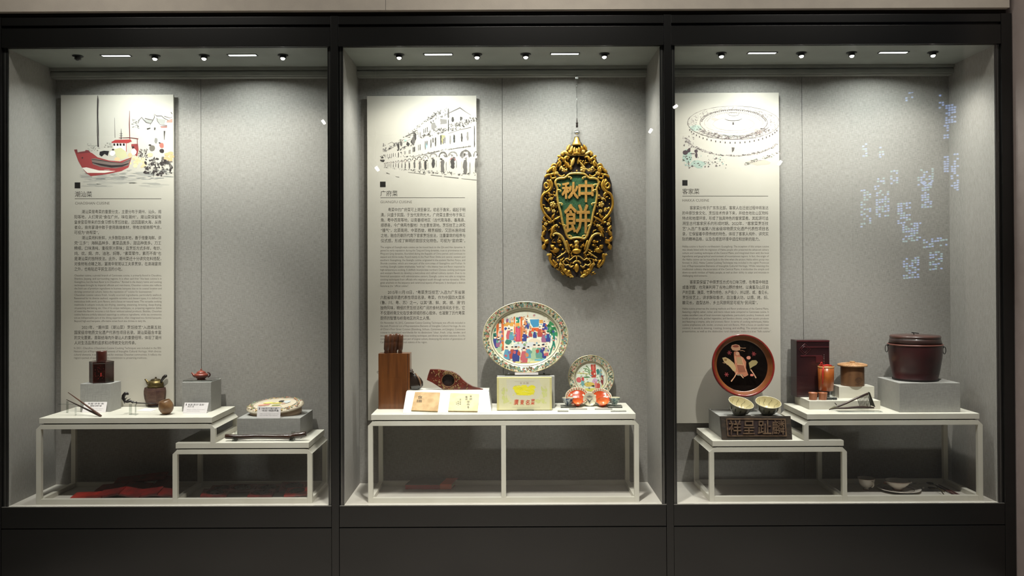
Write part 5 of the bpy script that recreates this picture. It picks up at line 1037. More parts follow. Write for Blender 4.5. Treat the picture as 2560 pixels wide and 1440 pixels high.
# round plate
Yq = .432
t, SD0, SD = dish('round_plate', 'round porcelain plate painted with figures by a red column', (1477.5, 943), Yq, 57.5, 54.5, 9, .70, .012, Z3, 'famille rose dishes')
dp = Print(lambda a, b, l=0: SD(a, b, .0006+l*.9), lambda u, v: ((u-1832)/408., -(v-595)/385.))
dp.poly([(1832+256*math.cos(2*math.pi*k/36), 595+240*math.sin(2*math.pi*k/36)) for k in range(36)], (212, 218, 202), 0)
dp.poly([(1835, 372), (1920, 372), (1925, 600), (1842, 600)], (176, 66, 52), 2); dp.poly([(1862, 385), (1895, 385), (1897, 490), (1864, 490)], (204, 96, 88), 3)
for p in ([(1760, 400), (1800, 440), (1815, 520)], [(1700, 440), (1770, 450), (1815, 500)], [(1720, 480), (1790, 500), (1820, 560)]): dp.st(p, 14, (96, 132, 84), 2)
dp.st([(1590, 520), (1700, 525), (1810, 540)], [10, 16, 8], (176, 170, 90), 2)
for (x, y, a, b, c_) in ((1960, 500, 26, 60, (60, 120, 110)), (2010, 520, 26, 70, (120, 150, 150)), (1900, 660, 50, 50, (200, 160, 190)), (2030, 640, 24, 90, (128, 58, 62)), (1620, 640, 46, 44, (196, 96, 96)), (1690, 620, 26, 36, (186, 70, 70)), (1680, 700, 30, 50, (110, 160, 160)), (1800, 720, 90, 40, (206, 180, 90)), (1960, 750, 40, 50, (186, 84, 70)), (1870, 745, 30, 12, (30, 28, 26)), (1760, 590, 60, 14, (90, 130, 90)), (1850, 810, 150, 30, (206, 196, 100)), (1920, 730, 22, 60, (206, 120, 110)), (2060, 770, 40, 40, (210, 204, 120))): dp.blob(x, y, a, b, c_, 3, 9, .2)
for k in range(70):
    a = rnd(0, 6.28); q = rnd(0, 1)**.5; dp.blob(1832+240*q*math.cos(a), 595+225*q*math.sin(a), rnd(6, 20), rnd(5, 18), random.choice([(150, 160, 130), (120, 140, 110), (190, 120, 110), (226, 220, 200), (176, 170, 120), (110, 130, 130)]), random.choice((1, 3)), 6, .4)
dp.build('painted_scene', t)
MB().box(P(1440, 1000, Yq).x, P(1515, 1000, Yq).x, Yq-.02, Yq+.04, Z3, P(1477, 997, Yq).z).build('acrylic_easel', M_ACR, None, bevel=.001, label='clear acrylic block holding up the round plate', cat='stand')
# clear display steps with a dark strip along the front foot
def bar(x0, x1, y, h, d, label):
    a = PZ(x0, y, Z3); b = PZ(x1, y, Z3); hh = h
    t = thing('acrylic_step', label, 'stand', ((a.x+b.x)/2, a.y+d/2, Z3), 'clear acrylic steps under the small porcelain')
    MB().box(a.x, b.x, a.y, a.y+d, Z3, Z3+hh).build('block', M_ACR, t)
    MB().box(a.x, b.x, a.y-.0012, a.y-.0002, Z3, Z3+hh*.55).build('front_strip', mat('dark_front_strip', (66, 66, 60), .3), t)
bar(1402, 1440, 1020, .010, .05, 'clear acrylic step under the blue and white bowl'); bar(1519, 1556, 1020, .010, .05, 'clear acrylic step under the grey-green bowl')
bar(1394, 1421, 1029.5, .006, .012, 'front left clear acrylic strip'); bar(1527, 1566, 1029.5, .006, .012, 'front right clear acrylic strip'); bar(1423, 1468, 1024, .005, .012, 'inner left clear acrylic strip'); bar(1487, 1531, 1024, .005, .012, 'inner right clear acrylic strip')
def bowl(name, label, cpx, cpy, r, h, Y, z, m, cat='bowl', tx=0, ty=0, foot=.45, flare=1.0, group=None, n=36, inner=None):
    """r,h metres; centre of foot at (px) column, standing at z"""
    x = P(cpx, cpy, Y).x; t = thing(name, label, cat, (x, Y, z), group)
    M_ = Tm(x, Y, z) @ Matrix.Rotation(R(ty), 4, 'Y') @ Matrix.Rotation(R(tx), 4, 'X')
    MB().lathe([(r*foot, 0), (r*foot, h*.10), (r*(foot+.12), h*.16), (r*.78, h*.42), (r*.90, h*.72), (r*.99, h*.97), (r, h), (r*.97, h)], M_, n).build('body', m, t)
    MB().lathe([(r*.968, h), (r*.87, h*.72), (r*.72, h*.42), (r*.42, h*.2), (.0001, h*.17)], M_, n).build('interior', inner or m, t)
    return t, M_
BW = mat('blue_white_glaze', (66, 84, 112), .2, 0, (206, 212, 216), (70, 70, 70), coat=.6, lo=.45, hi=.52); BG = mat('grey_green_glaze', (92, 122, 124), .2, 0, (176, 196, 188), (90, 90, 90), coat=.6, lo=.42, hi=.56)
yb1 = .30
bowl('small_bowl', 'small blue and white porcelain bowl on clear step', 1420, 1008, 15.6*mpp(yb1), .036, yb1+.02, Z3+.0105, BW, inner=PORW)
bowl('small_bowl', 'small grey-green patterned porcelain bowl on clear step', 1536, 1008, 14.6*mpp(yb1), .036, yb1+.02, Z3+.0105, BG, inner=PORW)
ORG = mat('orange_glaze', (206, 84, 36), .2, 0, (176, 60, 26), (14, 14, 14), coat=.7); ORL = mat('light_orange_glaze', (230, 140, 80), .2, 0, (214, 110, 60), (20, 20, 20), coat=.6)
Yo = yb1+.045
for (cx_, cy_, rx_, ry_, tl, lb, yaw) in ((1442.5, 991.5, 30, 20.5, 42, 'orange glazed saucer with white medallions on the left', -10), (1503, 992, 27, 20.5, 40, 'orange glazed saucer with white medallions on the right', 8)):
    c = P(cx_, cy_, Yo); s_ = mpp(Yo); r_ = rx_*s_*.98
    M_ = Tm(*c) @ Matrix.Rotation(R(yaw), 4, 'Z') @ Matrix.Rotation(R(tl), 4, 'X')
    t = thing('orange_saucer', lb, 'saucer', (c.x, c.y, Z3), 'orange glazed saucers')
    MB().lathe([(.001, -.010), (r_*.62, -.009), (r_*.80, -.003), (r_*.98, .004), (r_, .005), (r_*.98, .001), (r_*.6, -.013), (.001, -.014)], M_, 44).build('body', PORW, t)
    mb = MB(M_); mb.lathe([(r_*.79, -.0026), (r_*.61, -.0085), (.001, -.0095)], None, 40); mb.build('orange_well', ORG, t)
    mb = MB(M_); mb.use(flat((176, 96, 70)))
    for k in range(26):
        a = 2*math.pi*k/26; mb.poly([(r_*q*math.cos(a+w_), r_*q*math.sin(a+w_), .0035+(q-.82)*.02) for q, w_ in ((.83, -.06), (.83, .06), (.93, .06), (.93, -.06))])
    mb.build('rim_pattern', None, t, stuff=True)
    for k, a in enumerate((28, 152)):
        x, y = r_*.62*math.cos(R(a)), r_*.62*math.sin(R(a)); mb = MB(M_ @ Tm(x, y, -.0078)); mb.lathe([(r_*.14, 0), (r_*.13, .0008), (.001, .0008)], None, 16); mb.build('medallion', PORW, t)
    MB().box(c.x-.02, c.x+.02, c.y-.005, c.y+.03, Z3, c.z-.022).build('clear_prop', M_ACR, t)
    d = P(cx_+(1 if cx_ < 1470 else 2), 1011, Yo-.035)
    tt, M2 = bowl('orange_cup', 'small orange glazed cup in front of the %s orange saucer' % ('left' if cx_ < 1470 else 'right'), cx_+(1 if cx_ < 1470 else 3), 1004, 12*s_ if cx_ < 1470 else 15*s_, .030, Yo-.045, Z3+.008, ORG, 'cup', tx=32, group='orange cups', inner=ORL)
c = P(1474, 998.5, yb1+.012); s_ = mpp(c.y)
t = thing('tasting_dish', 'small round white dish with dark bird motif, standing on edge', 'dish', (c.x, c.y, Z3))
M_ = Tm(*c) @ Matrix.Rotation(R(76), 4, 'X')
MB().lathe([(.001, -.006), (.024, -.005), (.034, 0), (.0355, .001), (.034, -.003), (.020, -.010), (.001, -.010)], M_, 40).build('body', PORW, t)
mb = MB(M_); mb.use(flat((70, 74, 76)))
for pp_ in ([(-.024, .006), (-.012, -.001), (-.004, -.014), (0, -.018), (.003, -.012), (.010, -.001), (.022, .006), (.010, .003), (.0, -.008), (-.008, .002)], [(-.020, .014), (0, .017), (.020, .014), (.010, .012), (-.008, .012)], [(-.012, .022), (0, .0235), (.012, .022), (0, .021)]): mb.poly([(x, y, -.0005+.0) for x, y in pp_])
mb.build('bird_motif', None, t, stuff=True)
a = P(1474, 1016, c.y); MB().box(a.x-.022, a.x+.022, c.y-.008, c.y+.03, Z3, Z3+.010).build('dish_holder', M_ACR, None, bevel=.001, label='clear holder under the small dish with bird motif', cat='stand')
# red book on the showcase floor
q = PZ(1013, 1223.5, FLZ); Yk = q.y; x0 = q.x; x1 = P(1129, 1223, Yk).x
t = thing('red_book', 'thick red book with an orange band lying on the showcase floor', 'book', ((x0+x1)/2, Yk+.07, FLZ))
M_ = Tm((x0+x1)/2, Yk, FLZ) @ Matrix.Rotation(R(-1), 4, 'Z'); W2 = (x1-x0)/2; d = .155
def shear(mb):
    for v in mb.v: v.x += (v.y-Yk)*.16
    return mb
shear(MB(M_).box(-W2, W2, 0, d, 0, .003)).build('back_cover', mat('book_red', (178, 22, 16), .6, 0, (160, 18, 14), (20, 20, 20)), t)
shear(MB(M_).box(-W2, W2, 0, .003, .003, .023)).build('spine', mat('book_red', (0, 0, 0)), t)
shear(MB(M_).box(-W2+.003, W2-.003, .003, d-.002, .003, .023)).build('pages', mat('old_paper', (0, 0, 0)), t)
shear(MB(M_).box(-W2, W2, 0, d, .023, .026)).build('front_cover', mat('book_brown', (84, 68, 54), .4, 0, (66, 52, 42), (12, 12, 12)), t)
shear(MB(M_).box(W2-.062, W2+.0006, -.0008, d, .0262, .027)).build('orange_band', mat('band_orange', (232, 98, 40), .6, 0, (220, 88, 34), (20, 20, 20)), t)
shear(MB(M_).box(W2-.062, W2+.0006, -.0010, -.0002, 0, .027)).build('spine_band', mat('band_orange', (0, 0, 0)), t)

# ================================================================== CASE 3 OBJECTS
# red round tray
Yt_ = RE['y1']-.09
c = P(1856, 914, Yt_); s_ = mpp(Yt_); Rt = 78*s_
t = thing('round_tray', 'round red lacquer tray painted with a rider in a hat', 'tray', (c.x, c.y, RE['z1']))
M_ = Tm(*c) @ Matrix.Rotation(R(90-10), 4, 'X')
TR = mat('red_lacquer', (138, 42, 34), .25, 0, (112, 30, 24), (14, 14, 14), coat=.7); TB = mat('brown_lacquer_wall', (132, 76, 38), .3, 0, (112, 60, 30), (14, 14, 14), coat=.5); TK = mat('black_lacquer', (30, 22, 18), .2, 0, (22, 16, 14), (10, 10, 10), coat=.7)
MB().lathe([(Rt*.99, .026), (Rt*.965, .028), (Rt*.93, .024), (Rt*.93, .022), (Rt*1.0, .018), (Rt*.99, .004), (Rt*.9, -.012), (.001, -.012)], M_, 72).build('outer_rim', TR, t)
MB().lathe([(Rt*.932, .0235), (Rt*.85, -.002), (Rt*.815, -.006)], M_, 72).build('inner_wall', TB, t)
MB().lathe([(Rt*.816, -.0062), (.001, -.0062)], M_, 72).build('black_ground', TK, t)
def STy(u, v, l=0): return M_ @ Vector(((u-926)/8./78*Rt, -(v-756)/8./77*Rt, -.0055+l))
dp = Print(STy)
dp.poly([(720, 400), (740, 350), (820, 332), (890, 350), (912, 400), (900, 450), (820, 465), (750, 450)], (190, 142, 112), 1); dp.blob(820, 372, 62, 26, (134, 66, 50), 2, 10, .1)
dp.poly([(775, 480), (840, 470), (880, 490), (900, 560), (960, 600), (1010, 680), (1000, 800), (1040, 940), (960, 980), (880, 920), (800, 940), (760, 870), (780, 700), (770, 560)], (176, 112, 84), 1)
dp.poly([(535, 600), (600, 585), (680, 630), (760, 700), (800, 800), (790, 880), (740, 860), (690, 790), (640, 740), (570, 690)], (178, 152, 108), 2); dp.poly([(1060, 700), (1130, 650), (1210, 650), (1245, 690), (1210, 740), (1130, 780), (1080, 820)], (148, 132, 88), 2)
dp.blob(1065, 600, 42, 34, (196, 130, 110), 3, 9, .1); dp.blob(600, 640, 30, 22, (126, 92, 52), 3, 8, .2)
dp.poly([(820, 590), (920, 590), (940, 740), (830, 740)], (158, 128, 92), 3); dp.poly([(820, 740), (960, 740), (990, 880), (850, 890)], (140, 84, 62), 3); dp.blob(845, 520, 34, 36, (206, 160, 130), 3, 9, .1)
for p in ([(820, 880), (760, 980), (690, 1065)], [(1090, 830), (1150, 920), (1190, 1000)], [(880, 930), (940, 1000)], [(800, 560), (810, 700)], [(920, 580), (960, 740), (1000, 860)], [(830, 725), (950, 745)]): dp.st(p, [22, 18, 24][:len(p)] if p[0][1] > 800 else 10, (206, 156, 122), 3)
for p in ([(900, 400), (960, 410), (1020, 408)], [(900, 460), (950, 455), (995, 475)], [(640, 700), (620, 740)], [(540, 690), (580, 710)]): dp.st(p, 9, (186, 140, 106), 2)
dp.blob(1110, 940, 40, 24, (206, 120, 104), 3, 8, .2); dp.blob(870, 940, 70, 14, (120, 118, 100), 2, 8, .2)
for (x, y) in ((680, 500), (1170, 525), (605, 930)):
    for k in range(6): a = R(k*60); dp.blob(x+26*math.cos(a), y+26*math.sin(a), 24, 12, (120, 44, 46), 2, 6, .3, a)
    dp.blob(x, y, 10, 10, (170, 84, 80), 3)
dp.build('painted_rider', t)
t = thing('tray_easel', 'clear acrylic easel under the red round tray', 'stand', (c.x, Yt_, RE['z1']))
zt_ = P(1856, 988, Yt_).z
MB().box(c.x-.05, c.x+.07, Yt_-.03, Yt_+.05, RE['z1'], RE['z1']+.006).build('base', M_ACR, t)
for dx in (-.045, .045): MB().box(c.x+dx, c.x+dx+.006, Yt_-.028, Yt_+.05, RE['z1']+.006, zt_+.002).build('arm', M_ACR, t)
for dx in (-.045, .045): MB().box(c.x+dx, c.x+dx+.006, Yt_-.028, Yt_-.022, zt_+.002, zt_+.016).build('hook', M_ACRE, t)
# two bowls
OUT = mat('celadon_grey_glaze', (150, 150, 132), .25, 0, (120, 118, 104), (14, 14, 14), coat=.5); INN = mat('cream_glaze', (216, 206, 166), .2, 0, (204, 190, 146), (20, 20, 20), coat=.6)
Yw = RE['y0']+.055
for i, (cx_, ty_, lb) in enumerate(((1845, 11, 'left tilted cream bowl with painted scrolls above the plaque'), (1917, 2, 'right cream bowl with painted scrolls above the plaque'))):
    x = P(cx_, 1030, Yw).x; r_ = 31.5*mpp(Yw); h = .062; zz = RE['z1']+.012
    t = thing('painted_bowl', lb, 'bowl', (x, Yw, RE['z1']), 'cream painted bowls')
    M_ = Tm(x, Yw, zz) @ Matrix.Rotation(R(ty_), 4, 'Y') @ Matrix.Rotation(R(20), 4, 'X')
    MB().lathe([(r_*.44, -.004), (r_*.46, .004), (r_*.60, .008), (r_*.80, .024), (r_*.90, .042), (r_*.97, h-.004), (r_, h)], M_, 44).build('outside', OUT, t)
    MB().lathe([(r_*.95, h), (r_*.86, .042), (r_*.74, .024), (r_*.45, .011), (.0001, .009)], M_, 44).build('inside', INN, t)
    MB().tube([M_ @ Vector((r_*.978*math.cos(2*math.pi*k/48), r_*.978*math.sin(2*math.pi*k/48), h)) for k in range(48)], .0022, 8, closed=True).build('rim', mat('cream_rim', (222, 214, 182), .2, coat=.5), t)
    mb = MB(); IKB = flat((70, 72, 52), .3); mb.use(IKB)
    def sw(a, z, l): 
        q = .45+.50*min(1, max(0, (z-.011)/(h-.011)))**.6; return M_ @ Vector((r_*q*.965*math.cos(a), r_*q*.965*math.sin(a), z+.001+l))
    for a0_ in (60, 95, 130, 160, 20, 200, 340):
        l_, r2 = stroke_pts([(R(a0_+8*math.sin(k)), .022+.006*k) for k in range(6)], .02)
        for k in range(5): mb.poly([sw(R(a0_)+.10*math.sin(k*1.1), .022+.006*k, 0), sw(R(a0_)+.10*math.sin(k*1.1)+.035, .022+.006*k, 0), sw(R(a0_)+.10*math.sin((k+1)*1.1)+.035, .028+.006*k, 0), sw(R(a0_)+.10*math.sin((k+1)*1.1), .028+.006*k, 0)])
    def so(a, z): 
        zs = [(.008, .60), (.024, .80), (.042, .90), (h, 1.0)]
        for (z0_, q0), (z1_, q1) in zip(zs, zs[1:]):
            if z <= z1_: q = q0+(q1-q0)*(z-z0_)/(z1_-z0_); break
        return M_ @ Vector(((r_*q+.0012)*math.cos(a), (r_*q+.0012)*math.sin(a), z))
    for a0_ in range(210, 340, 26):
        a = R(a0_); mb.poly([so(a-.05, .026), so(a+.04, .024), so(a+.07, .040), so(a+.02, .048), so(a-.06, .040)])
    mb.build('brushwork', None, t, stuff=True)
    a_ = MB(); a_.box(x-.022, x+.022, Yw-.012, Yw+.03, RE['z1'], RE['z1']+.010); a_.build('acrylic_prop', M_ACR, None, bevel=.001, label='clear prop under the %s cream bowl' % ('left', 'right')[i], cat='stand')
# carved plaque leaning on the riser
pz = Vector((0, PZ(1880, 1100, Z4).y, Z4)); pn = Vector((0, -1, .30)).normalized()
pn = Vector((0, -1, .18)).normalized()
qp = [PP(*p, pz, pn) for p in ((1801.5, 1040.5), (1976.5, 1040), (1981, 1099.5), (1806.5, 1100))]
PLQ = mat('weathered_plaque_wood', (66, 54, 42), .6, 0, (40, 32, 26), (26, 26, 80), bump=.5); PLF = mat('worn_raised_wood', (124, 100, 76), .5, 0, (84, 62, 48), (40, 40, 40)); PLG = mat('purple_brown_ground', (58, 40, 38), .6, 0, (42, 28, 28), (60, 60, 60), bump=.5)
t = thing('carved_plaque', 'dark weathered wooden plaque carved with four raised characters', 'plaque', (qp[2]+qp[3])/2)
MB().hexa(qp, [p-pn*.024 for p in qp]).build('board', PLQ, t, bevel=.0015)
def PLS(px, py, l=0): return PP(px, py, pz+pn*l, pn)
fr = [(1815, 1046), (1964, 1046.5), (1967.5, 1091), (1818.5, 1091)]; fi = [(1818, 1049), (1961, 1049.5), (1964, 1088.5), (1821.5, 1088.5)]
MB().hexa([PLS(*p, .0012) for p in fi], [PLS(*p, .0002) for p in fi]).build('sunk_ground', PLG, t)
for k in range(4):
    j = (k+1) % 4; MB().hexa([PLS(*fr[k], .005), PLS(*fr[j], .005), PLS(*fi[j], .005), PLS(*fi[k], .005)], [PLS(*fr[k], .0), PLS(*fr[j], .0), PLS(*fi[j], .0), PLS(*fi[k], .0)]).build('raised_border', PLF, t)
for s_, bx in (('祥', (1822, 1051, 1853, 1087)), ('呈', (1858, 1052, 1887, 1085)), ('趾', (1895, 1051, 1928, 1085)), ('麟', (1930, 1051, 1961, 1086))):
    relief(s_, bx, '', 0, .007, t, 'character', .012, PLF, Ms=lambda px, py, l: PLS(px, py, l+.001))
# leather case
FZ = RF['z1']
Yc = .35; x0, x1 = P(1992, 990, Yc).x, P(2074.5, 990, Yc).x; zt_ = P(2030, 850.5, Yc).z
LE = mat('dark_burgundy_leather', (56, 28, 30), .3, 0, (38, 20, 24), (8, 8, 8), coat=.5)
t = thing('leather_case', 'tall dark burgundy case with embossed diamond and studs', 'case', ((x0+x1)/2, Yc+.05, FZ))
dep = .09; xbk = P(1976.5, 900, Yc+dep).x
MB().add([(x0, Yc, FZ), (x1, Yc, FZ), (x1, Yc+dep, FZ), (xbk, Yc+dep, FZ), (x0, Yc, zt_), (x1, Yc, zt_), (x1, Yc+dep, zt_), (xbk, Yc+dep, zt_)], [(0, 1, 5, 4), (1, 2, 6, 5), (2, 3, 7, 6), (3, 0, 4, 7), (4, 5, 6, 7), (3, 2, 1, 0)]).build('body', LE, t, bevel=.003)
LE2 = mat('burgundy_trim', (86, 36, 40), .3, 0, (70, 28, 32), (20, 20, 20), coat=.5)
SC = surfY(Yc)
for (u0, v0, u1, v1, nm) in ((205, 135, 745, 160, 'top_band'), (330, 240, 735, 255, 'strap'), (270, 380, 620, 400, 'strap'), (520, 400, 640, 500, 'flap')):
    f = lambda u, v: P(1960+u/6.544, 830+v/6.544, Yc); p0, p1 = f(u0, v0), f(u1, v1); MB().box(p0.x, min(p1.x, x1), Yc-.0025, Yc-.0003, p1.z, p0.z).build(nm, LE2, t, bevel=.0008)
f = lambda u, v, l=.0028: P(1960+u/6.544, 830+v/6.544, Yc-l)
for k, q in enumerate((1.0, .62)): MB().tube([f(340, 285-95*q, .001), f(340+95*q, 285, .001), f(340, 285+95*q, .001), f(340-95*q, 285, .001)], .0016, 6, closed=True).build('embossed_diamond', LE2, t)
for k in range(6): 
    for uu, cc in ((655, k), (720, k)):
        if cc == uu: continue
    MB().ell(f(655, 375+k*28), (.0028, .002, .0018), None, 8).build('stud', mat('pewter_stud', (150, 140, 140), .3, .7), t)
# orange cup with red cord
OCUP = mat('amber_bamboo', (176, 98, 42), .3, 0, (146, 74, 30), (40, 40, 8), coat=.4)
cc = PZ(2065, 990, FZ); Yu = .302; x = P(2065, 950, Yu).x; s_ = mpp(Yu)
zb_ = P(2065, 976, Yu).z; ztp_ = P(2065, 915, Yu).z
MB().box(x-19*s_, x+19*s_, Yu-.02, Yu+.02, FZ, zb_).build('clear_pedestal', M_ACR, None, bevel=.001, label='clear pedestal under the tall amber cup', cat='stand')
t = thing('bamboo_cup', 'tall amber bamboo cup tied with red cord', 'cup', (x, Yu, zb_))
h = ztp_-zb_
MB().lathe([(.036, 0), (.0385, .002), (.0405, h*.5), (.0415, h), (.038, h), (.037, h*.2), (.001, h*.15)], Tm(x, Yu, zb_), 32).build('body', OCUP, t)
MB().lathe([(.042, h*.93), (.0425, h*.96), (.0425, h*1.0), (.037, h*1.0)], Tm(x, Yu, zb_), 32).build('lid_edge', mat('pale_wood_lid', (206, 150, 96), .4), t)
RC_ = mat('red_cord', (206, 40, 32), .6)
MB().tube([(x-.026, Yu-.036, zb_+h*1.0), (x-.030, Yu-.037, zb_+h*.8), (x-.030, Yu-.038, zb_+h*.55), (x-.032, Yu-.038, zb_+h*.3)], [.003, .0042, .003, .0022], 8).build('hanging_cord', RC_, t)
MB().tube([(x-.04, Yu-.01, zb_+h+.006), (x-.02, Yu-.02, zb_+h+.004), (x+.005, Yu-.01, zb_+h+.006), (x+.03, Yu, zb_+h+.003)], [.003, .0045, .004, .0025], 8).build('tied_cord', RC_, t)
MB().tube([(x-.030, Yu-.02, zb_+h+.006), (x-.036, Yu-.02, zb_+h+.016), (x-.030, Yu-.02, zb_+h+.022), (x-.024, Yu-.02, zb_+h+.014)], .0026, 8, closed=True).build('cord_loop', RC_, t)
CUPM = mat('terracotta_cup', (178, 112, 76), .4, 0, (150, 88, 58), (40, 40, 40), coat=.2)
for px_, lb in ((2032.5, 'left small terracotta cup before the amber cup'), (2057, 'right small terracotta cup before the amber cup')):
    Yv = .255; t = thing('terracotta_cup', lb, 'cup', (P(px_, 990, Yv).x, Yv, FZ), 'small terracotta cups'); s_ = mpp(Yv)
    MB().lathe([(9.0*s_, 0), (9.6*s_, .004), (10.8*s_, .034), (11.2*s_, .038), (10.2*s_, .038), (8.6*s_, .010), (.001, .008)], Tm(P(px_, 990, Yv).x, Yv, FZ), 28).build('cup', CUPM, t)
for px_, w_, lb in ((2074, .030, 'longer dark oblong stone beside the terracotta cups'), (2088, .021, 'shorter dark oblong stone beside the white block')):
    q = PZ(px_, 1000, FZ); MB().box(q.x-w_/2, q.x+w_/2, q.y, q.y+.014, FZ, FZ+.012).build('oblong_stone', mat('dark_stone', (62, 64, 62), .5), None, bevel=.002, label=lb, cat='stone', group='dark oblong stones')
# lidded bamboo pot
BAM = mat('brown_bamboo', (124, 88, 58), .5, 0, (98, 66, 42), (30, 30, 6), bump=.3); BLID = mat('pale_bamboo_lid', (186, 146, 104), .5, 0, (160, 118, 80), (60, 60, 20), bump=.3)
Yn = RG['y0']+.048; x = P(2131, 940, Yn).x; s_ = mpp(Yn)*.935; zb_ = RG['z1']; zl = P(2131, 914.5, Yn).z
t = thing('bamboo_pot', 'round brown pot with a wide ribbed lid and carved emblem', 'pot', (x, Yn, zb_))
h = zl-zb_
MB().lathe([(29.5*s_, 0), (30*s_, .003), (30*s_, h*.97), (29.5*s_, h)], Tm(x, Yn, zb_), 40).build('body', BAM, t)
MB().lathe([(37.5*s_, h), (38.6*s_, h+.004), (37.5*s_, h+.008), (27*s_, h+.013), (12*s_, h+.017), (.001, h+.018)], Tm(x, Yn, zb_), 48).build('lid', BLID, t)
mb = MB()
for k in range(40): a = 2*math.pi*k/40; mb.tube([(x+q*s_*math.cos(a), Yn+q*s_*math.sin(a), zb_+h+z_) for q, z_ in ((14, .017), (27, .0135), (37, .0085))], .0012, 5)
mb.build('lid_ribs', BLID, t, stuff=True)
MB().box(x-.011, x+.011, Yn-.012, Yn+.012, zb_+h+.017, zb_+h+.025).build('lid_knob', BLID, t, bevel=.003)
mb = MB(); yy = Yn-30*s_-.0004
EM = mat('emblem_brown', (72, 50, 36), .6)
ex = x+.012; ez = zb_+.030
mb.tube([(ex+.020*math.cos(R(a)), Yn-math.sqrt(max(0, (30.2*s_)**2-(ex+.020*math.cos(R(a))-x)**2)), ez+.018*math.sin(R(a))) for a in range(0, 181, 15)], .0010, 5)
mb.tube([(ex+.014*math.cos(R(a)), Yn-math.sqrt(max(0, (30.2*s_)**2-(ex+.014*math.cos(R(a))-x)**2)), ez+.012*math.sin(R(a))) for a in range(0, 361, 20)], .0010, 5)
for dx in (-.005, .005): mb.ell((ex+dx, Yn-math.sqrt((30.2*s_)**2-(ex+dx-x)**2), ez), (.003, .001, .003), None, 8)
mb.tube([(ex+dx, Yn-math.sqrt(max(0, (30.2*s_)**2-(ex+dx-x)**2)), ez-.020) for dx in (-.020, -.01, 0, .01, .02)], .0010, 5)
mb.build('emblem', EM, t, stuff=True)
# triangular grater/rack
def zc(u, v, Y): return P(2060+u/16., 970+v/16., Y)
b_ = PZ(2120, 1027, Z5); Yg2 = b_.y+.004
t = thing('wooden_rack_tool', 'triangular dark wooden tool with a row of thin slats', 'tool', (b_.x, Yg2, Z5))
DW = mat('dark_brown_rod_wood', (72, 50, 44), .35, 0, (40, 26, 24), (30, 30, 30), coat=.4); s_ = mpp(Yg2)/16
MB().tube([zc(210, 870, Yg2), zc(480, 770, Yg2), zc(900, 600, Yg2), zc(1300, 410, Yg2), zc(1760, 220, Yg2)], [16*s_, 40*s_, 44*s_, 46*s_, 44*s_], 10).build('upper_rod', DW, t)
MB().tube([zc(210, 865, Yg2-.003), zc(500, 810, Yg2-.003), zc(900, 800, Yg2-.003), zc(1350, 765, Yg2-.003), zc(2000, 790, Yg2-.003)], [14*s_, 36*s_, 44*s_, 50*s_, 34*s_], 10).build('lower_rod', DW, t)
MB().hexa([zc(1790, 165, Yg2-.004), zc(1840, 175, Yg2-.004), zc(2060, 770, Yg2-.004), zc(1880, 690, Yg2-.004)], [p+Vector((0, .012, 0)) for p in (zc(1790, 165, Yg2-.004), zc(1840, 175, Yg2-.004), zc(2060, 770, Yg2-.004), zc(1880, 690, Yg2-.004))]).build('end_plate', mat('dark_iron_plate', (46, 44, 36), .4), t, bevel=.001)
for k in range(9):
    u = 1340+k*50; MB().tube([zc(u, 420-k*20, Yg2), zc(u+100+k*4, 750, Yg2)], 15*s_, 6).build('slat', mat('dark_iron_plate', (0, 0, 0)), t)
MB().tube([zc(505, 680, Yg2-.006), zc(430, 590, Yg2-.006)], 18*s_, 8).build('peg', DW, t)
MB().tube([zc(205, 870, Yg2-.001), zc(420, 760, Yg2-.001), zc(560, 790, Yg2-.001)], [20*s_, 48*s_, 40*s_], 10).build('pointed_tip', mat('grey_worn_tip', (112, 106, 84), .5), t)
q0 = PZ(2098, 1031.5, Z5); q1 = PZ(2209, 1031.5, Z5); MB().box(q0.x, q1.x, q0.y, q0.y+.05, Z5, Z5+.004).build('clear_slab', M_ACR, None, bevel=.0008, label='thin clear base under the triangular wooden tool', cat='stand')
# barrel
Yr = RD['y0']+.14; x = P(2288, 900, Yr).x; s_ = mpp(Yr)*.905; zb_ = RD['z1']
BAR = mat('burgundy_barrel_lacquer', (62, 26, 28), .42, 0, (38, 19, 20), (7, 7, 7), coat=.35); BAR2 = mat('dark_barrel_band', (66, 44, 40), .4, 0, (44, 30, 28), (12, 12, 12), coat=.3)
t = thing('lidded_barrel', 'large dark red lacquered wooden barrel with ring handles and lid', 'barrel', (x, Yr, zb_))
z_ = lambda py: P(2288, py, Yr-.10).z-zb_+.0
H = P(2288, 840, Yr).z-zb_
MB().lathe([(57.5*s_, 0), (58.5*s_, .006), (57*s_, .008), (62*s_, H*.22), (67.5*s_, H*.50), (70*s_, H*.72), (69.5*s_, H*.80)], Tm(x, Yr, zb_), 56).build('body', BAR, t)
MB().lathe([(69.3*s_, H*.795), (71.5*s_, H*.80), (71.5*s_, H*.825), (69*s_, H*.83)], Tm(x, Yr, zb_), 56).build('rim_band', mat('rim_brown', (112, 66, 58), .35, coat=.3), t)
MB().lathe([(68*s_, H*.828), (64.5*s_, H*.96), (63.5*s_, H*.965)], Tm(x, Yr, zb_), 56).build('collar', BAR2, t)
MB().lathe([(63.6*s_, H*.955), (65.5*s_, H*.965), (65.5*s_, H*1.005), (63*s_, H*1.02), (.001, H*1.03)], Tm(x, Yr, zb_), 56).build('lid', mat('lid_brown', (80, 50, 44), .35, 0, (58, 42, 38), (10, 10, 10), coat=.4), t)
MB().lathe([(58.6*s_, 0), (59.4*s_, .003), (58.8*s_, .010)], Tm(x, Yr, zb_), 56).build('base_hoop', mat('black_hoop', (24, 18, 16), .5), t)
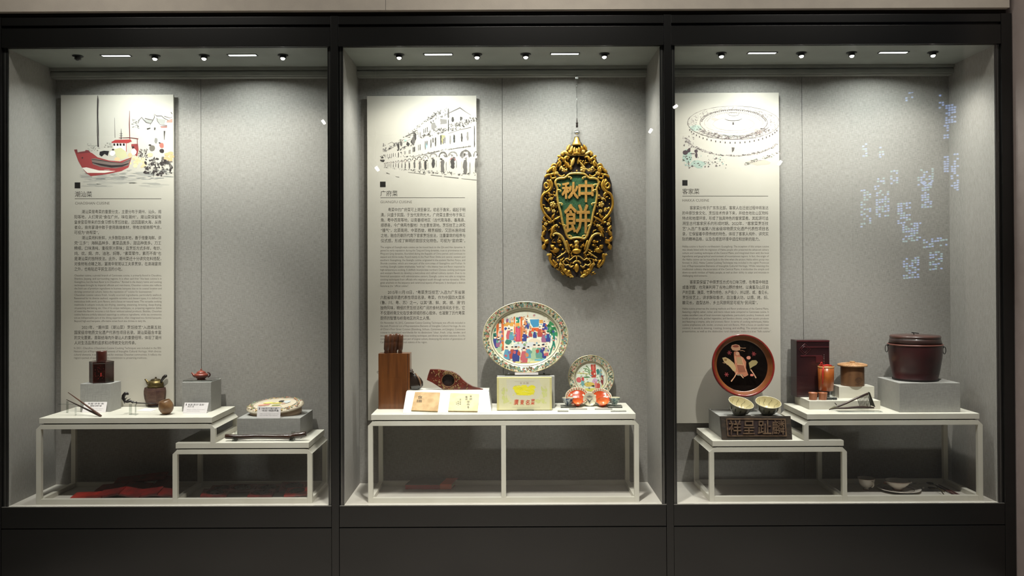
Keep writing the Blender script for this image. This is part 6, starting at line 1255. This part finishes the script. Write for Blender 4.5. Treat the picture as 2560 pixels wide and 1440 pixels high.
MB().tube([(x-.006, Yr, zb_+H*1.03), (x-.006, Yr, zb_+H*1.06), (x-.018, Yr, zb_+H*1.08), (x+.012, Yr, zb_+H*1.065), (x+.020, Yr, zb_+H*1.06)], .0022, 8).build('lid_handle', mat('black_iron', (30, 28, 28), .5, .5), t)
for px_, py_, dx in ((2216.5, 871, -1), (2361, 876, 1)):
    c = P(px_, py_, Yr-.02); MB().tube([(c.x+.0075*math.sin(R(a)), Yr-.02, c.z+.019*math.cos(R(a))) for a in range(0, 360, 24)], .0018, 8, closed=True).build('ring_handle', mat('black_iron', (30, 28, 28), .5, .5), t)
    MB().ell((c.x-dx*.008, Yr-.02, c.z+.019), (.006, .005, .005), None, 10).build('ring_boss', mat('black_iron', (30, 28, 28), .5, .5), t)
# western tableware on the floor
WC = mat('ivory_china', (224, 216, 206), .2, 0, (216, 208, 196), (10, 10, 10), coat=.6); GLD = mat('china_gilt', (130, 84, 56), .35, .5)
q = PZ(2167, 1228, FLZ); Yk = q.y+.03; x = P(2166, 1210, Yk).x; s_ = mpp(Yk)
t = thing('tea_cup', 'white footed teacup with thin gilt lines on the showcase floor', 'cup', (x, Yk, FLZ))
MB().lathe([(.016, 0), (.017, .003), (.010, .009), (.013, .013), (.028, .020), (.038, .036), (.043, .058), (.0455, .064), (.044, .064), (.036, .036), (.020, .022), (.001, .020)], Tm(x, Yk, FLZ), 36).build('body', WC, t)
MB().tube([(x+.0452*math.cos(2*math.pi*k/40), Yk+.0452*math.sin(2*math.pi*k/40), FLZ+.0625) for k in range(40)], .0010, 6, closed=True).build('rim_line', GLD, t)
MB().tube([(x+.0165*math.cos(2*math.pi*k/30), Yk+.0165*math.sin(2*math.pi*k/30), FLZ+.0035) for k in range(30)], .0016, 6, closed=True).build('foot_line', GLD, t)
MB().tube([(x+.014, Yk-.040, FLZ+.054), (x+.016, Yk-.054, FLZ+.050), (x+.016, Yk-.056, FLZ+.036), (x+.013, Yk-.044, FLZ+.024), (x+.012, Yk-.034, FLZ+.024)], .003, 8).build('handle', WC, t)
q = PZ(2248, 1238.5, FLZ); rp = 51.5*mpp(q.y+.09); Yp = min(q.y+.095, .30); x = P(2247.5, 1224, Yp).x; rp = 51.5*mpp(Yp)
t = thing('dinner_plate', 'wide white plate with a dark inner line on the floor', 'plate', (x, Yp, FLZ))
MB().lathe([(rp*.55, .001), (rp*.62, .003), (rp*.98, .014), (rp, .016), (rp*.98, .0175), (rp*.66, .008), (rp*.6, .006), (.001, .0055)], Tm(x, Yp, FLZ), 56).build('body', WC, t)
MB().tube([(x+rp*.69*math.cos(2*math.pi*k/48), Yp+rp*.69*math.sin(2*math.pi*k/48), FLZ+.0095) for k in range(48)], .0012, 6, closed=True).build('inner_line', mat('dark_line', (80, 60, 50), .4), t)
x2 = P(2244, 1215, Yp).x
t = thing('soup_bowl', 'wide white footed bowl standing on the dinner plate', 'bowl', (x2, Yp, FLZ+.006))
MB().lathe([(.024, 0), (.025, .006), (.020, .010), (.040, .020), (.056, .034), (.0625, .046), (.064, .049), (.062, .049), (.052, .034), (.035, .022), (.001, .018)], Tm(x2, Yp, FLZ+.0062), 48).build('body', WC, t)
MB().tube([(x2+.0632*math.cos(2*math.pi*k/48), Yp+.0632*math.sin(2*math.pi*k/48), FLZ+.0545) for k in range(48)], .0010, 6, closed=True).build('rim_line', GLD, t)
MB().lathe([(.0245, .0005), (.0262, .002), (.0262, .0055), (.0245, .007)], Tm(x2, Yp, FLZ+.0062), 30).build('foot_line', GLD, t)
for dx in (-1, 1): MB().tube([(x2+dx*.058, Yp, FLZ+.046), (x2+dx*.072, Yp, FLZ+.048), (x2+dx*.074, Yp, FLZ+.042), (x2+dx*.056, Yp, FLZ+.036)], .0024, 8).build('lug_handle', GLD if dx < 0 else WC, t)
q = PZ(2284, 1218, FLZ); MB().lathe([(.016, 0), (.030, .007), (.031, .008), (.028, .006), (.001, .003)], Tm(q.x, min(q.y+.02, .42), FLZ+.016), 30, sx=1.1).build('side_dish', WC, None, label='small white side dish behind the dinner plate', cat='dish')
q = PZ(2308, 1224, FLZ); MB().ell((q.x, q.y, FLZ+.008), (.009, .007, .008), None, 12).build('knife_rest', WC, None, label='tiny white knob-shaped rest beside the plate', cat='rest')
STL = mat('dark_steel', (128, 116, 92), .18, .9)
def spoon(label, bp, hp, r_, z0):
    a = PZ(*bp, FLZ+z0); b = PZ(*hp, FLZ+.003); d = (b-a); d.z = 0; L = d.length; d.normalize(); yaw = math.atan2(d.y, d.x)
    t = thing('spoon', label, 'spoon', (a.x, a.y, FLZ), 'spoons beside the plate'); M_ = Tm(a.x, a.y, FLZ+z0) @ Matrix.Rotation(yaw, 4, 'Z')
    mb = MB(M_ @ Matrix.Diagonal((1.35, 1, 1, 1))); mb.lathe([(.001, -r_*.32), (r_*.6, -r_*.24), (r_, .001), (r_*.97, .002), (r_*.55, -r_*.16), (.001, -r_*.22)], None, 28); mb.build('bowl', STL, t)
    MB().tube([M_ @ Vector((r_*1.25, 0, 0)), M_ @ Vector((r_*1.25+L*.3, 0, .006)), M_ @ Vector((r_*1.25+L*.8, 0, .002-z0*.6)), M_ @ Vector((r_*1.25+L, 0, .003-z0))], [.0022, .0024, .0034, .0042], 8, sq=.6).build('handle', STL, t)
spoon('upper bright spoon resting on the small pad', (2325, 1208), (2358, 1238), .018, .028)
spoon('lower bright spoon behind the first one', (2330, 1220), (2352, 1228), .016, .014)
RWD = mat('reddish_brown_wood', (92, 48, 40), .4, 0, (66, 32, 28), (40, 40, 40))
for (a_, b_, lb) in (((2339, 1213), (2395, 1240), 'reddish-brown wooden stick nearest to the spoons'), ((2347, 1212), (2404, 1240), 'reddish-brown wooden stick farther from the spoons')):
    p0 = PZ(*a_, FLZ+.012); p1 = PZ(*b_, FLZ+.004); MB().tube([p0, p1], [.003, .0045], 8).build('wooden_stick', RWD, None, label=lb, cat='stick', group='reddish-brown sticks')

# ================================================================== ROOM THINGS SEEN IN THE GLASS
# hanging screen of light-blue characters behind the viewer (mirrored in the right-hand glass)
def MR(px, py, D):      # point behind the viewer whose mirror image in the glass plane falls at px,py
    p = P(px, py, D); return Vector((p.x, -p.y, p.z))
scr = thing('light_curtain', 'hanging curtain of pale blue glowing squares behind the viewer', 'light curtain', MR(2340, 700, 6.0))
mb = MB(); D = 6.0
cl = [(2283, 176, 30, 38, 1.), (2342, 166, 42, 58, 1.2), (2266, 206, 14, 44, .4), (2350, 236, 8, 30, .6), (2366, 262, 26, 46, .8), (2362, 312, 8, 30, .6), (2380, 384, 16, 90, .6), (2362, 390, 8, 36, .5), (2228, 420, 16, 40, .6), (2188, 446, 22, 34, .7), (2154, 474, 24, 90, .5), (2192, 480, 34, 60, .6),
      (2296, 424, 40, 40, .7), (2306, 456, 22, 60, .7), (2246, 508, 28, 52, .6), (2258, 560, 44, 44, .8), (2260, 646, 40, 50, .6), (2326, 630, 28, 42, .6), (2310, 598, 60, 20, .5), (2440, 700, 26, 76, .5), (2446, 496, 8, 60, .4), (2200, 360, 10, 40, .25), (2158, 340, 8, 50, .25)]
EMB = emitm('pale_blue_light', (150, 176, 235), 6); EMC = emitm('pale_cyan_light', (170, 215, 225), 4)
for (x, y, w_, h_, de) in cl:
    for yy in range(int(h_//6)+1):
        for xx in range(int(w_//7)+1):
            if random.random() < .42+.4*de/1.2:
                px_, py_ = x+xx*7+rnd(-.6, .6), y+yy*6+rnd(-.6, .6)-xx*.8; mb.use(EMB if x > 2240 and y < 420 or random.random() < .6 else EMC)
                q = [MR(px_, py_, D), MR(px_+4.4, py_, D), MR(px_+4.4, py_+3.8, D), MR(px_, py_+3.8, D)]; mb.hexa(q, [p+Vector((0, -.01, 0)) for p in q])
mb.build('glowing_squares', None, scr, stuff=True)
MB().box(MR(2140, 160, D).x, MR(2480, 160, D).x, -D-.14, -D-.1, 1.4, 3.6).build('backing_panel', M_DARK, scr)
# track spotlights of the room
HOT = emitm('room_lamp_lens', (255, 252, 245), 14)
for i, (px_, py_, D, a_) in enumerate(((805, 300, 5.0, -35), (939, 417, 4.6, -35), (1630, 322, 5.0, 35), (1954, 402, 4.6, 35), (1694, 263, 5.0, 60), (1822, 121, 4.2, 60))):
    c = MR(px_, py_, D); t = thing('track_spotlight', 'room track spotlight number reflected %s' % ('at the far left', 'beside the street drawing', 'by the central right side wall', 'beside the round house drawing', 'at the top edge of the right panel', 'at the right showcase ceiling')[i], 'lamp', c, 'track spotlights behind the viewer')
    t['label'] = 'track spotlight behind the viewer, mirrored %s' % ('at the far right of the left glass', 'left of the street drawing', 'by the right side wall of the central case', 'right of the round house drawing', 'at the upper left of the right panel', 'among the right showcase ceiling lamps')[i]
    M_ = Tm(*c) @ Matrix.Rotation(R(a_), 4, 'Y')
    mb = MB(M_); mb.lathe([(.014, -.03), (.016, -.02), (.016, .0)], Matrix.Diagonal((1, 1, 1.6, 1)), 16); mb.build('lens', HOT, t)
    mb = MB(M_); mb.lathe([(.024, .0), (.028, .02), (.028, .12), (.018, .13)], None, 16); mb.build('housing', M_DARK, t)
    MB().tube([c+Vector((0, 0, .08)), (c.x, c.y, 3.7)], .006, 8).build('stem', M_DARK, t)
